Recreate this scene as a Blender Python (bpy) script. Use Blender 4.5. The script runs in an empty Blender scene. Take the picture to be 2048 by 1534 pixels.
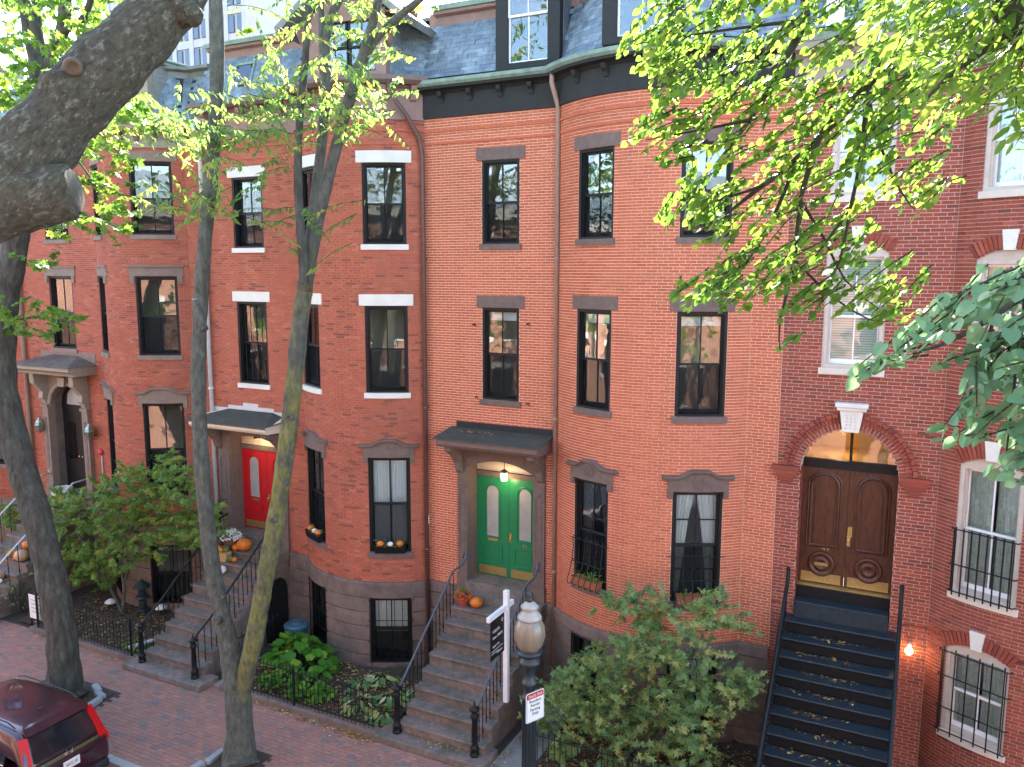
import bpy, bmesh, math, random
import numpy as np
from mathutils import Matrix, Vector
R = math.radians
random.seed(7); RNG = np.random.default_rng(11)
sc = bpy.context.scene
col = sc.collection

# ------------------------------------------------------------------ camera
CAM_D, CAM_H, YAW, PIT, ROL, FPX = 16.0, 9.55, R(26.56), R(7.84), R(0.12), 1640.5
cam = bpy.data.objects.new('camera', bpy.data.cameras.new('camera'))
col.objects.link(cam); sc.camera = cam
cam.data.sensor_width = 36; cam.data.lens = FPX / 2048 * 36
cam.data.clip_start = 0.05; cam.data.clip_end = 2000
cam.matrix_world = (Matrix.Translation((0, -CAM_D, CAM_H)) @ Matrix.Rotation(YAW, 4, 'Z')
                    @ Matrix.Rotation(math.pi / 2 - PIT, 4, 'X') @ Matrix.Rotation(ROL, 4, 'Z'))

# ------------------------------------------------------------------ sky, sun, exposure
SUN_AZ_LEFT, SUN_EL = R(24), R(36)          # heading to the left of +y, behind the houses
wd = bpy.data.worlds.new('World'); sc.world = wd; wd.use_nodes = True
nt = wd.node_tree; nt.nodes.clear()
sky = nt.nodes.new('ShaderNodeTexSky'); sky.sky_type = 'NISHITA'; sky.sun_disc = False
sky.sun_elevation = SUN_EL; sky.sun_rotation = -SUN_AZ_LEFT
sky.air_density = 1.0; sky.dust_density = 0.8; sky.ozone_density = 1.0
bg = nt.nodes.new('ShaderNodeBackground'); bg.inputs[1].default_value = 0.15
wo = nt.nodes.new('ShaderNodeOutputWorld')
nt.links.new(sky.outputs[0], bg.inputs[0]); nt.links.new(bg.outputs[0], wo.inputs[0])
sun = bpy.data.objects.new('sun', bpy.data.lights.new('sun', 'SUN')); col.objects.link(sun)
sun.data.energy = 5.0; sun.data.angle = R(0.53); sun.data.color = (1, 0.93, 0.82)
sd = Vector((-math.sin(SUN_AZ_LEFT) * math.cos(SUN_EL), math.cos(SUN_AZ_LEFT) * math.cos(SUN_EL), math.sin(SUN_EL)))
sun.rotation_euler = sd.to_track_quat('Z', 'Y').to_euler(); sun.location = (0, 0, 40)
vs = sc.view_settings
vs.view_transform = 'Standard'; vs.look = 'None'; vs.exposure = 2.9; vs.gamma = 1; vs.use_curve_mapping = False

# ------------------------------------------------------------------ picture rays -> places
def ray(px, py):
    u = (px - 1024) / FPX; v = (py - 767) / FPX
    c, s = math.cos(-ROL), math.sin(-ROL); u, v = u * c - v * s, u * s + v * c
    c, s = math.cos(PIT), math.sin(PIT); y, z = c - v * s, -s - v * c
    c, s = math.cos(YAW), math.sin(YAW)
    return Vector((u * c - y * s, u * s + y * c, z))
def at_y(px, py, y):
    d = ray(px, py); t = (y + CAM_D) / d.y; return Vector((d.x * t, y, CAM_H + d.z * t))
def at_z(px, py, z):
    d = ray(px, py); t = (z - CAM_H) / d.z; return Vector((d.x * t, d.y * t - CAM_D, z))
def at_r(px, py, r):
    return ray(px, py).normalized() * r + Vector((0, -CAM_D, CAM_H))

# ------------------------------------------------------------------ materials
MATS = {}
def nodes_of(m):
    m.use_nodes = True; t = m.node_tree; t.nodes.clear()
    return t, (lambda k: t.nodes.new(k)), t.links.new
def mat(name, colr, rough=0.7, var=0.15, scale=6.0, bump=0.0, bscale=40.0, metal=0.0, spec=0.5, col2=None, c2scale=1.5, c2amt=0.5, rnd=0.0, emit=None, stretch=None, axis=None, zfade=None, bdist=0.02, coat=0.0, c2lo=0.45, c2hi=0.62):
    """principled surface with uneven colour, optional second colour in patches, per-piece tint and relief"""
    if name in MATS: return MATS[name]
    m = bpy.data.materials.new(name); t, N, L = nodes_of(m)
    out = N('ShaderNodeOutputMaterial'); p = N('ShaderNodeBsdfPrincipled'); L(p.outputs[0], out.inputs[0])
    geo = N('ShaderNodeNewGeometry'); pos = geo.outputs['Position']
    if axis:
        mp = N('ShaderNodeMapping'); mp.inputs['Rotation'].default_value = Vector(axis).rotation_difference(Vector((0, 0, 1))).to_euler(); L(pos, mp.inputs[0]); pos = mp.outputs[0]
    if stretch:
        mp = N('ShaderNodeMapping'); mp.inputs['Scale'].default_value = stretch; L(pos, mp.inputs[0]); pos = mp.outputs[0]
    nz = N('ShaderNodeTexNoise'); nz.inputs['Scale'].default_value = scale; nz.inputs['Detail'].default_value = 6; nz.inputs['Roughness'].default_value = 0.65; L(pos, nz.inputs['Vector'])
    base = N('ShaderNodeRGB'); base.outputs[0].default_value = (*colr, 1); c = base.outputs[0]
    if col2:
        n2 = N('ShaderNodeTexNoise'); n2.inputs['Scale'].default_value = c2scale; n2.inputs['Detail'].default_value = 5; n2.inputs['Roughness'].default_value = 0.7; L(pos, n2.inputs['Vector'])
        mr = N('ShaderNodeMapRange'); mr.inputs[1].default_value = c2lo; mr.inputs[2].default_value = c2hi; mr.inputs[4].default_value = c2amt; L(n2.outputs[0], mr.inputs[0])
        f2 = mr.outputs[0]
        if zfade:
            sp = N('ShaderNodeSeparateXYZ'); L(geo.outputs['Position'], sp.inputs[0])
            for lo, hi in zfade:
                zf = N('ShaderNodeMapRange'); zf.inputs[1].default_value = lo; zf.inputs[2].default_value = hi; L(sp.outputs['Z'], zf.inputs[0])
                mm = N('ShaderNodeMath'); mm.operation = 'MULTIPLY'; L(f2, mm.inputs[0]); L(zf.outputs[0], mm.inputs[1]); f2 = mm.outputs[0]
        mx = N('ShaderNodeMixRGB'); L(f2, mx.inputs[0]); L(c, mx.inputs[1]); mx.inputs[2].default_value = (*col2, 1); c = mx.outputs[0]
    mr = N('ShaderNodeMapRange'); mr.inputs[1].default_value = 0.25; mr.inputs[2].default_value = 0.75; mr.inputs[3].default_value = 1 - var; mr.inputs[4].default_value = 1 + var; L(nz.outputs[0], mr.inputs[0])
    fac = mr.outputs[0]
    if rnd:
        at = N('ShaderNodeAttribute'); at.attribute_name = 'rnd'; oi = N('ShaderNodeObjectInfo')
        ad = N('ShaderNodeMath'); ad.operation = 'ADD'; L(at.outputs['Fac'], ad.inputs[0]); L(oi.outputs['Random'], ad.inputs[1])
        fr = N('ShaderNodeMath'); fr.operation = 'FRACT'; L(ad.outputs[0], fr.inputs[0])
        m2 = N('ShaderNodeMapRange'); m2.inputs[3].default_value = 1 - rnd; m2.inputs[4].default_value = 1 + rnd; L(fr.outputs[0], m2.inputs[0])
        mu = N('ShaderNodeMath'); mu.operation = 'MULTIPLY'; L(fac, mu.inputs[0]); L(m2.outputs[0], mu.inputs[1]); fac = mu.outputs[0]
    hv = N('ShaderNodeHueSaturation'); L(c, hv.inputs['Color']); L(fac, hv.inputs['Value'])
    L(hv.outputs[0], p.inputs['Base Color'])
    p.inputs['Roughness'].default_value = rough; p.inputs['Metallic'].default_value = metal; p.inputs['Specular IOR Level'].default_value = spec
    if coat: p.inputs['Coat Weight'].default_value = coat; p.inputs['Coat Roughness'].default_value = 0.03
    if bump:
        nb = N('ShaderNodeTexNoise'); nb.inputs['Scale'].default_value = bscale; nb.inputs['Detail'].default_value = 5; nb.inputs['Roughness'].default_value = 0.7; L(pos, nb.inputs['Vector'])
        b = N('ShaderNodeBump'); b.inputs['Strength'].default_value = bump; b.inputs['Distance'].default_value = bdist; L(nb.outputs[0], b.inputs['Height']); L(b.outputs[0], p.inputs['Normal'])
    if emit:
        p.inputs['Emission Color'].default_value = (*emit[0], 1); p.inputs['Emission Strength'].default_value = emit[1]
    MATS[name] = m; return m

def brick_mat(name, stops, grime=(0.06, 0.03, 0.025), gamt=0.35, gscale=0.7):
    m = bpy.data.materials.new(name); t, N, L = nodes_of(m)
    out = N('ShaderNodeOutputMaterial'); p = N('ShaderNodeBsdfPrincipled'); L(p.outputs[0], out.inputs[0])
    at = N('ShaderNodeAttribute'); at.attribute_name = 'rnd'; oi = N('ShaderNodeObjectInfo')
    ad = N('ShaderNodeMath'); ad.operation = 'ADD'; L(at.outputs['Fac'], ad.inputs[0]); L(oi.outputs['Random'], ad.inputs[1])
    fr = N('ShaderNodeMath'); fr.operation = 'FRACT'; L(ad.outputs[0], fr.inputs[0])
    rp = N('ShaderNodeValToRGB'); e = rp.color_ramp.elements
    while len(e) < len(stops): e.new(0.5)
    for k, (q, c) in enumerate(stops): e[k].position = q; e[k].color = (*c, 1)
    L(fr.outputs[0], rp.inputs[0])
    geo = N('ShaderNodeNewGeometry')
    n1 = N('ShaderNodeTexNoise'); n1.inputs['Scale'].default_value = 45; n1.inputs['Detail'].default_value = 4; L(geo.outputs['Position'], n1.inputs['Vector'])
    n2 = N('ShaderNodeTexNoise'); n2.inputs['Scale'].default_value = gscale; n2.inputs['Detail'].default_value = 7; n2.inputs['Roughness'].default_value = 0.7; L(geo.outputs['Position'], n2.inputs['Vector'])
    mr = N('ShaderNodeMapRange'); mr.inputs[1].default_value = 0.46; mr.inputs[2].default_value = 0.72; mr.inputs[4].default_value = gamt; L(n2.outputs[0], mr.inputs[0])
    mp = N('ShaderNodeMapping'); mp.inputs['Scale'].default_value = (2.6, 2.6, .22); L(geo.outputs['Position'], mp.inputs[0])
    n3 = N('ShaderNodeTexNoise'); n3.inputs['Scale'].default_value = 1.0; n3.inputs['Detail'].default_value = 6; n3.inputs['Roughness'].default_value = 0.65; L(mp.outputs[0], n3.inputs['Vector'])
    m3 = N('ShaderNodeMapRange'); m3.inputs[1].default_value = 0.52; m3.inputs[2].default_value = 0.72; m3.inputs[4].default_value = gamt*.9; L(n3.outputs[0], m3.inputs[0])
    m4 = N('ShaderNodeMath'); m4.operation = 'MAXIMUM'; L(mr.outputs[0], m4.inputs[0]); L(m3.outputs[0], m4.inputs[1])
    mx = N('ShaderNodeMixRGB'); L(m4.outputs[0], mx.inputs[0]); L(rp.outputs[0], mx.inputs[1]); mx.inputs[2].default_value = (*grime, 1)
    m1 = N('ShaderNodeMapRange'); m1.inputs[1].default_value = 0.3; m1.inputs[2].default_value = 0.7; m1.inputs[3].default_value = 0.78; m1.inputs[4].default_value = 1.18; L(n1.outputs[0], m1.inputs[0])
    hv = N('ShaderNodeHueSaturation'); L(mx.outputs[0], hv.inputs['Color']); L(m1.outputs[0], hv.inputs['Value']); L(hv.outputs[0], p.inputs['Base Color'])
    p.inputs['Roughness'].default_value = 0.85; p.inputs['Specular IOR Level'].default_value = 0.25
    b = N('ShaderNodeBump'); b.inputs['Strength'].default_value = 0.35; b.inputs['Distance'].default_value = 0.004; L(n1.outputs[0], b.inputs['Height']); L(b.outputs[0], p.inputs['Normal'])
    MATS[name] = m; return m

def glass_mat(name, tint=(0.9, 0.95, 0.94), refl=0.6, wav=0.014):
    m = bpy.data.materials.new(name); t, N, L = nodes_of(m)
    out = N('ShaderNodeOutputMaterial'); mx = N('ShaderNodeMixShader'); L(mx.outputs[0], out.inputs[0])
    tr = N('ShaderNodeBsdfTransparent'); tr.inputs[0].default_value = (*tint, 1)
    gl = N('ShaderNodeBsdfGlossy'); gl.inputs['Roughness'].default_value = 0.015; gl.inputs['Color'].default_value = (0.95, 0.97, 1, 1)
    fr = N('ShaderNodeFresnel'); fr.inputs['IOR'].default_value = 1.5
    mr = N('ShaderNodeMapRange'); mr.inputs[1].default_value = 0.04; mr.inputs[2].default_value = 0.7; mr.inputs[3].default_value = 0.14*refl; mr.inputs[4].default_value = 0.95; L(fr.outputs[0], mr.inputs[0])
    geo = N('ShaderNodeNewGeometry'); nz = N('ShaderNodeTexNoise'); nz.inputs['Scale'].default_value = 3.2; nz.inputs['Detail'].default_value = 1; L(geo.outputs['Position'], nz.inputs['Vector'])
    b = N('ShaderNodeBump'); b.inputs['Strength'].default_value = wav; b.inputs['Distance'].default_value = 0.1; L(nz.outputs[0], b.inputs['Height']); L(b.outputs[0], gl.inputs['Normal'])
    L(mr.outputs[0], mx.inputs[0]); L(tr.outputs[0], mx.inputs[1]); L(gl.outputs[0], mx.inputs[2])
    MATS[name] = m; return m

def screen_mat(name):
    m = bpy.data.materials.new(name); t, N, L = nodes_of(m)
    out = N('ShaderNodeOutputMaterial'); mx = N('ShaderNodeMixShader'); L(mx.outputs[0], out.inputs[0]); mx.inputs[0].default_value = 0.32
    tr = N('ShaderNodeBsdfTransparent'); df = N('ShaderNodeBsdfDiffuse'); df.inputs[0].default_value = (.02, .022, .024, 1); L(tr.outputs[0], mx.inputs[1]); L(df.outputs[0], mx.inputs[2])
    MATS[name] = m; return m

def leaf_mat(name, stops, transl=0.5, rough=0.45, spec=0.35):
    m = bpy.data.materials.new(name); t, N, L = nodes_of(m)
    out = N('ShaderNodeOutputMaterial'); at = N('ShaderNodeAttribute'); at.attribute_name = 'rnd'
    rp = N('ShaderNodeValToRGB'); e = rp.color_ramp.elements
    while len(e) < len(stops): e.new(0.5)
    for k, (q, c) in enumerate(stops): e[k].position = q; e[k].color = (*c, 1)
    L(at.outputs['Fac'], rp.inputs[0])
    p = N('ShaderNodeBsdfPrincipled'); p.inputs['Roughness'].default_value = rough; p.inputs['Specular IOR Level'].default_value = spec; L(rp.outputs[0], p.inputs['Base Color'])
    ts = N('ShaderNodeBsdfTranslucent'); hv = N('ShaderNodeHueSaturation'); hv.inputs['Saturation'].default_value = 0.98; hv.inputs['Value'].default_value = 1.75; hv.inputs['Hue'].default_value = 0.487; L(rp.outputs[0], hv.inputs['Color']); L(hv.outputs[0], ts.inputs['Color'])
    mx = N('ShaderNodeMixShader'); mx.inputs[0].default_value = transl; L(p.outputs[0], mx.inputs[1]); L(ts.outputs[0], mx.inputs[2]); L(mx.outputs[0], out.inputs[0])
    MATS[name] = m; return m

# ------------------------------------------------------------------ mesh builder
class MB:
    def __init__(s): s.v = []; s.f = []; s.a = None
    def add(s, vs, fs, M=None):
        o = len(s.v)
        s.v += [tuple(M @ Vector(v)) for v in vs] if M is not None else [tuple(v) for v in vs]
        s.f += [tuple(i + o for i in f) for f in fs]; return s
    def box(s, x0, x1, y0, y1, z0, z1, M=None):
        return s.add([(x0,y0,z0),(x1,y0,z0),(x1,y1,z0),(x0,y1,z0),(x0,y0,z1),(x1,y0,z1),(x1,y1,z1),(x0,y1,z1)],
                     [(0,3,2,1),(4,5,6,7),(0,1,5,4),(1,2,6,5),(2,3,7,6),(3,0,4,7)], M)
    def prism(s, poly, y0, y1, M=None):          # poly in (x,z), counter-clockwise seen from -y
        n = len(poly)
        vs = [(x, y0, z) for x, z in poly] + [(x, y1, z) for x, z in poly]
        fs = [tuple(range(n)), tuple(range(2*n-1, n-1, -1))] + [(i, i+n, (i+1) % n + n, (i+1) % n) for i in range(n)]
        return s.add(vs, fs, M)
    def prismx(s, poly, x0, x1, M=None):         # poly in (y,z)
        n = len(poly)
        vs = [(x0, y, z) for y, z in poly] + [(x1, y, z) for y, z in poly]
        fs = [tuple(range(n-1, -1, -1)), tuple(range(n, 2*n))] + [(i, (i+1) % n, (i+1) % n + n, i+n) for i in range(n)]
        return s.add(vs, fs, M)
    def lathe(s, prof, n=16, c=(0,0,0), M=None):
        vs = []; fs = []
        for r, z in prof:
            for k in range(n):
                a = 2*math.pi*k/n; vs.append((c[0]+r*math.cos(a), c[1]+r*math.sin(a), c[2]+z))
        for j in range(len(prof)-1):
            for k in range(n): fs.append((j*n+k, j*n+(k+1) % n, (j+1)*n+(k+1) % n, (j+1)*n+k))
        fs.append(tuple(range(n-1, -1, -1))); fs.append(tuple(range((len(prof)-1)*n, len(prof)*n)))
        return s.add(vs, fs, M)
    def tube(s, pts, rad, n=8, M=None, caps=True, lump=0.0):
        pts = [Vector(p) for p in pts]; m = len(pts)
        if not hasattr(rad, '__len__'): rad = [rad]*m
        vs = []; fs = []; up = None
        for i, p in enumerate(pts):
            d = (pts[min(i+1, m-1)] - pts[max(i-1, 0)]).normalized()
            if up is None: up = Vector((0,0,1)) if abs(d.z) < 0.9 else Vector((1,0,0))
            a = d.cross(up)
            if a.length < 1e-4: a = d.orthogonal()
            a.normalize(); b = d.cross(a).normalized(); up = -b if (-b).dot(up) > 0 else b
            b = a.cross(d)
            for k in range(n):
                th = 2*math.pi*k/n; r = rad[i] * (1 + (random.uniform(-lump, lump) if lump else 0))
                vs.append(p + a*math.cos(th)*r + b*math.sin(th)*r)
        for i in range(m-1):
            for k in range(n): fs.append((i*n+k, i*n+(k+1) % n, (i+1)*n+(k+1) % n, (i+1)*n+k))
        if caps: fs.append(tuple(range(n-1, -1, -1))); fs.append(tuple(range((m-1)*n, m*n)))
        return s.add(vs, fs, M)
    def ball(s, c, rx, ry, rz, n=14, m=9, M=None, rib=0, ribd=0.06):
        vs = []; fs = []
        for j in range(m+1):
            ph = math.pi*j/m - math.pi/2
            for k in range(n):
                th = 2*math.pi*k/n; q = 1 - (ribd*abs(math.sin(rib*th/2)) if rib else 0)
                vs.append((c[0]+rx*q*math.cos(ph)*math.cos(th), c[1]+ry*q*math.cos(ph)*math.sin(th), c[2]+rz*math.sin(ph)))
        for j in range(m):
            for k in range(n): fs.append((j*n+k, j*n+(k+1) % n, (j+1)*n+(k+1) % n, (j+1)*n+k))
        return s.add(vs, fs, M)

MW = {}
def link(o, parent, mw):
    col.objects.link(o); MW[o.name] = mw
    if parent is not None:
        o.parent = parent; o.matrix_local = MW[parent.name].inverted() @ mw
    else: o.matrix_world = mw
    return o
def frame(loc=(0,0,0), rz=0.0): return Matrix.Translation(loc) @ Matrix.Rotation(rz, 4, 'Z')
def to_mesh(mb, name, m, smooth=False):
    me = bpy.data.meshes.new(name); me.from_pydata(mb.v, [], mb.f)
    if m is not None: me.materials.append(m)
    if smooth: me.polygons.foreach_set('use_smooth', [True]*len(me.polygons))
    if mb.a is not None: me.attributes.new('rnd', 'FLOAT', 'POINT').data.foreach_set('value', np.asarray(mb.a, dtype=np.float32))
    me.update(); return me
def obj(name, mb, m, parent=None, mw=None, local=False, smooth=False, bevel=0.0, label=None, autosm=False):
    """mb verts: in world space (local False) or in the frame mw (local True)"""
    mw = mw if mw is not None else (MW[parent.name] if parent is not None else Matrix())
    if not local:
        inv = mw.inverted(); mb.v = [tuple(inv @ Vector(v)) for v in mb.v]
    o = bpy.data.objects.new(name, to_mesh(mb, name, m, smooth))
    if bevel:
        b = o.modifiers.new('bevel', 'BEVEL'); b.width = bevel; b.segments = 2; b.limit_method = 'ANGLE'
    if label: o['label'] = label
    return link(o, parent, mw)
def inst(name, me, parent, mw):
    return link(bpy.data.objects.new(name, me), parent, mw)
def thing(name, label, cat, loc=(0,0,0), group=None, rz=0.0):
    o = bpy.data.objects.new(name, None); o.empty_display_size = 0.2
    o['label'] = label; o['category'] = cat
    if group: o['group'] = group
    return link(o, None, frame(loc, rz))
def tag(o, label, cat, group=None):
    o['label'] = label; o['category'] = cat
    if group: o['group'] = group
    return o
def struct(name, mb, m, **k):
    o = obj(name, mb, m, **k); o['kind'] = 'structure'; return o
def stuff(o): o['kind'] = 'stuff'; return o
def text_mesh(name, body, size, m, parent, mw, align='CENTER', depth=0.0015, shear=0.0):
    c = bpy.data.curves.new(name, 'FONT'); c.body = body; c.size = size; c.align_x = align; c.align_y = 'CENTER'; c.extrude = depth; c.shear = shear; c.resolution_u = 2
    t = bpy.data.objects.new('tmp', c); col.objects.link(t)
    dg = bpy.context.evaluated_depsgraph_get(); me = bpy.data.meshes.new_from_object(t.evaluated_get(dg))
    bpy.data.objects.remove(t); me.materials.clear(); me.materials.append(m); me.name = name
    return link(bpy.data.objects.new(name, me), parent, mw @ Matrix.Rotation(math.pi/2, 4, 'X'))

# ------------------------------------------------------------------ the palette
brick_mat('brick_orange', [(0, (.45,.115,.055)), (.3, (.51,.14,.07)), (.6, (.48,.125,.062)), (.85, (.56,.165,.09)), (.95, (.41,.10,.052)), (1, (.46,.12,.065))], grime=(.24,.07,.045), gamt=.35)
brick_mat('brick_rose', [(0, (.38,.105,.062)), (.35, (.45,.13,.075)), (.7, (.41,.115,.066)), (.9, (.48,.16,.10)), (.93, (.26,.085,.06)), (1, (.22,.08,.06))], grime=(.17,.06,.045), gamt=.4)
brick_mat('brick_crimson', [(0, (.25,.056,.036)), (.35, (.315,.074,.046)), (.7, (.275,.064,.041)), (.9, (.36,.10,.065)), (.93, (.18,.05,.038)), (1, (.21,.055,.04))], grime=(.12,.042,.034), gamt=.4)
brick_mat('brick_russet', [(0, (.34,.092,.055)), (.4, (.41,.12,.07)), (.75, (.37,.105,.062)), (.9, (.44,.16,.10)), (.93, (.22,.075,.055)), (1, (.28,.085,.06))], grime=(.16,.06,.045), gamt=.4)
brick_mat('brick_paver', [(0, (.30,.15,.118)), (.35, (.37,.18,.135)), (.7, (.29,.152,.125)), (.86, (.41,.195,.14)), (.93, (.18,.155,.15)), (1, (.22,.165,.15))], grime=(.17,.125,.105), gamt=.45, gscale=1.1)
mat('mortar_light', (.78,.58,.44), .95, .12, 12); mat('mortar_rose', (.36,.20,.145), .95, .2, 8); mat('mortar_grey', (.54,.42,.35), .95, .15, 8)
mat('sand_joint', (.055,.045,.038), .95, .3, 9)
mat('brownstone', (.18,.128,.106), .85, .3, 5, bump=.25, bscale=60, col2=(.10,.085,.075), c2scale=1.1, c2amt=.6, rnd=.07)
mat('brownstone_step', (.185,.138,.118), .8, .38, 7, bump=.3, bscale=45, col2=(.085,.09,.07), c2scale=1.8, c2amt=.75, rnd=.1)
mat('brownstone_trim', (.15,.106,.088), .85, .25, 8, bump=.2, bscale=70, rnd=.06)
mat('brownstone_tan', (.205,.152,.118), .85, .2, 6, bump=.25, bscale=60, rnd=.07)
mat('stone_white', (.72,.70,.63), .75, .1, 6, bump=.1, col2=(.5,.48,.4), c2scale=3, c2amt=.4)
mat('stone_cream', (.62,.55,.46), .75, .1, 6, bump=.12)
mat('paint_black', (.008,.0085,.009), .5, .2, 10, spec=.3)
mat('iron_black', (.007,.008,.009), .5, .3, 12, bump=.15, bscale=90, spec=.3)
mat('rail_worn', (.09,.11,.13), .4, .3, 12, bump=.1, bscale=90, metal=.3)
mat('paint_brown', (.15,.10,.085), .65, .15, 8)
mat('paint_tan', (.27,.225,.17), .65, .15, 8)
mat('paint_mauve', (.26,.155,.13), .7, .15, 5, col2=(.2,.13,.11), c2scale=2)
mat('paint_soot', (.014,.015,.015), .75, .3, 5)
mat('paint_cream', (.66,.57,.45), .65, .1, 6)
mat('paint_white', (.80,.80,.80), .5, .05, 8)
mat('paint_beige', (.52,.45,.38), .65, .12, 8)
mat('door_green', (.008,.19,.068), .38, .1, 5, bump=.05)
mat('door_red', (.50,.008,.014), .38, .1, 5, bump=.05)
mat('door_wood', (.075,.024,.011), .38, .6, 9, bump=.15, bscale=30, stretch=(3,3,.6), spec=.5)
mat('brass', (.50,.36,.14), .35, .2, 20, metal=.7)
mat('brass_bright', (.75,.55,.2), .25, .1, 20, metal=.9)
mat('frosted', (.33,.33,.31), .3, .15, 3)
mat('slate', (.13,.17,.205), .42, .25, 5, bump=.2, bscale=30, col2=(.28,.34,.37), c2scale=2.2, c2amt=.55, rnd=.22, spec=.6)
mat('slate_under', (.03,.035,.04), .9, .2, 6)
mat('copper_green', (.20,.30,.25), .6, .25, 7, col2=(.12,.14,.12), c2scale=2.5)
mat('lead_grey', (.20,.21,.20), .55, .2, 6, col2=(.09,.10,.07), c2scale=3, c2amt=.7)
mat('tar_green', (.058,.06,.046), .8, .3, 6, col2=(.04,.045,.04), c2scale=2.5, c2amt=.7)
mat('pipe_brown', (.115,.06,.05), .5, .2, 6)
mat('pipe_tan', (.30,.20,.15), .5, .2, 6)
mat('pipe_grey', (.52,.54,.53), .45, .1, 6)
mat('clapboard', (.24,.235,.215), .7, .1, 6)
mat('room_wall', (.30,.27,.23), .9, .05, 2)
mat('curtain', (.74,.76,.79), .9, .06, 4); mat('blind', (.74,.78,.74), .6, .03, 4); mat('lace', (.52,.55,.50), .9, .3, 14)
mat('iron_stair', (.006,.008,.01), .5, .35, 16, bump=.4, bscale=70, spec=.3)
mat('wet_tread', (.022,.034,.042), .34, .45, 14, bump=.5, bscale=60, spec=.35)
mat('granite', (.30,.31,.31), .75, .2, 30, bump=.2, bscale=80, rnd=.12)
mat('concrete', (.26,.26,.25), .85, .15, 4, bump=.1, col2=(.18,.175,.17), c2scale=1.2)
mat('asphalt', (.052,.052,.055), .85, .2, 20, bump=.3, bscale=120)
mat('soil', (.055,.038,.026), .95, .4, 14, bump=.5, bscale=50)
mat('room_lit', (.55,.36,.16), .9, .1, 3)  # hallway walls, warm lamplight put into the colour
screen_mat('screen'); glass_mat('glass'); glass_mat('glass_dark', tint=(.35,.4,.4), refl=.8, wav=.08)
X = MATS

# ------------------------------------------------------------------ plan line of a front: flat runs and round bows
class Path:
    def __init__(s, segs):
        s.segs = []; c = 0
        for g in segs:
            if g[0] == 'L': L = g[2]-g[1]; s.segs.append(('L', c, c+L, g[1], g[2]))
            else:
                w = g[2]-g[1]; r = (w*w/4+g[3]**2)/(2*g[3]); a = math.asin(w/2/r); L = 2*a*r
                s.segs.append(('A', c, c+L, (g[1]+g[2])/2, r-g[3], r, a))
            c += L
        s.len = c
    def at(s, q, d=0.0):
        for g in s.segs:
            if q <= g[2] + 1e-6 or g is s.segs[-1]:
                if g[0] == 'L': return (g[3] + q - g[1], -d, 0.0)
                th = (q-g[1])/g[5] - g[6]
                return (g[3]+(g[5]+d)*math.sin(th), g[4]-(g[5]+d)*math.cos(th), th)
    def sx(s, x):
        for g in s.segs:
            if g[0] == 'L' and g[3]-.01 <= x <= g[4]+.01: return g[1] + x - g[3]
    def arc(s): return next(g for g in s.segs if g[0] == 'A')
    def sth(s, deg): g = s.arc(); return g[1] + (R(deg)+g[6])*g[5]
    def poly(s, a, b):
        qs = [a]
        for g in s.segs:
            if g[0] == 'A':
                n = max(2, int(round((g[2]-g[1])/.22))); qs += [g[1]+(g[2]-g[1])*k/n for k in range(n+1)]
            else: qs += [g[1], g[2]]
        qs = sorted(q for q in qs if a - 1e-6 <= q <= b + 1e-6) + [b]
        o = []
        for q in qs:
            if not o or q - o[-1] > 1e-4: o.append(q)
        return o
    def offs(s, qs, d):
        """mitred offset of the plan polyline"""
        P = [Vector(s.at(q)[:2]) for q in qs]; out = []
        for i, p in enumerate(P):
            n1 = n2 = None
            if i: t = (P[i]-P[i-1]).normalized(); n1 = Vector((t.y, -t.x))
            if i < len(P)-1: t = (P[i+1]-P[i]).normalized(); n2 = Vector((t.y, -t.x))
            n1 = n1 or n2; n2 = n2 or n1
            m = (n1+n2)/(1+n1.dot(n2)); out.append(p + m*d)
        return out
    def fr(s, q, z, d=0.0):
        x, y, th = s.at(q, d); return frame((x, y, z), th)

def sweep(path, a, b, prof, mb=None, closed=True):
    mb = mb or MB(); qs = path.poly(a, b); n = len(prof); rows = [path.offs(qs, d) for d, z in prof]
    vs = []; fs = []
    for i in range(len(qs)):
        for k in range(n): vs.append((rows[k][i].x, rows[k][i].y, prof[k][1]))
    for i in range(len(qs)-1):
        for k in range(n if closed else n-1): k2 = (k+1) % n; fs.append((i*n+k, i*n+k2, (i+1)*n+k2, (i+1)*n+k))
    if closed: fs.append(tuple(range(n-1, -1, -1))); fs.append(tuple(range((len(qs)-1)*n, len(qs)*n)))
    return mb.add(vs, fs)

def rect_sub(r, holes, eps=.006):
    out = [r]
    for h in holes:
        nx = []
        for (a, b, c, d) in out:
            if h[1] <= a+eps or h[0] >= b-eps or h[3] <= c+eps or h[2] >= d-eps: nx.append((a, b, c, d)); continue
            if h[0] > a+eps: nx.append((a, h[0], c, d))
            if h[1] < b-eps: nx.append((h[1], b, c, d))
            a2, b2 = max(a, h[0]), min(b, h[1])
            if h[2] > c+eps: nx.append((a2, b2, c, h[2]))
            if h[3] < d-eps: nx.append((a2, b2, h[3], d))
        out = nx
    return [q for q in out if q[1]-q[0] > .012 and q[3]-q[2] > .012]

def backing(path, a, b, z0, z1, holes, d):
    mb = MB(); zs = sorted({z0, z1, *[min(max(h[2], z0), z1) for h in holes], *[min(max(h[3], z0), z1) for h in holes]})
    for u, v in zip(zs[:-1], zs[1:]):
        if v-u < 1e-4: continue
        for (p, q, *_ ) in rect_sub((a, b, u, v), [h for h in holes if h[2] < v-1e-4 and h[3] > u+1e-4 and h[2] <= u+1e-4], 0):
            qs = path.poly(p, q); P = path.offs(qs, d)
            vs = [(w.x, w.y, u) for w in P] + [(w.x, w.y, v) for w in P]; n = len(P)
            mb.add(vs, [(i, i+1, n+i+1, n+i) for i in range(n-1)])
    return mb

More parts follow.
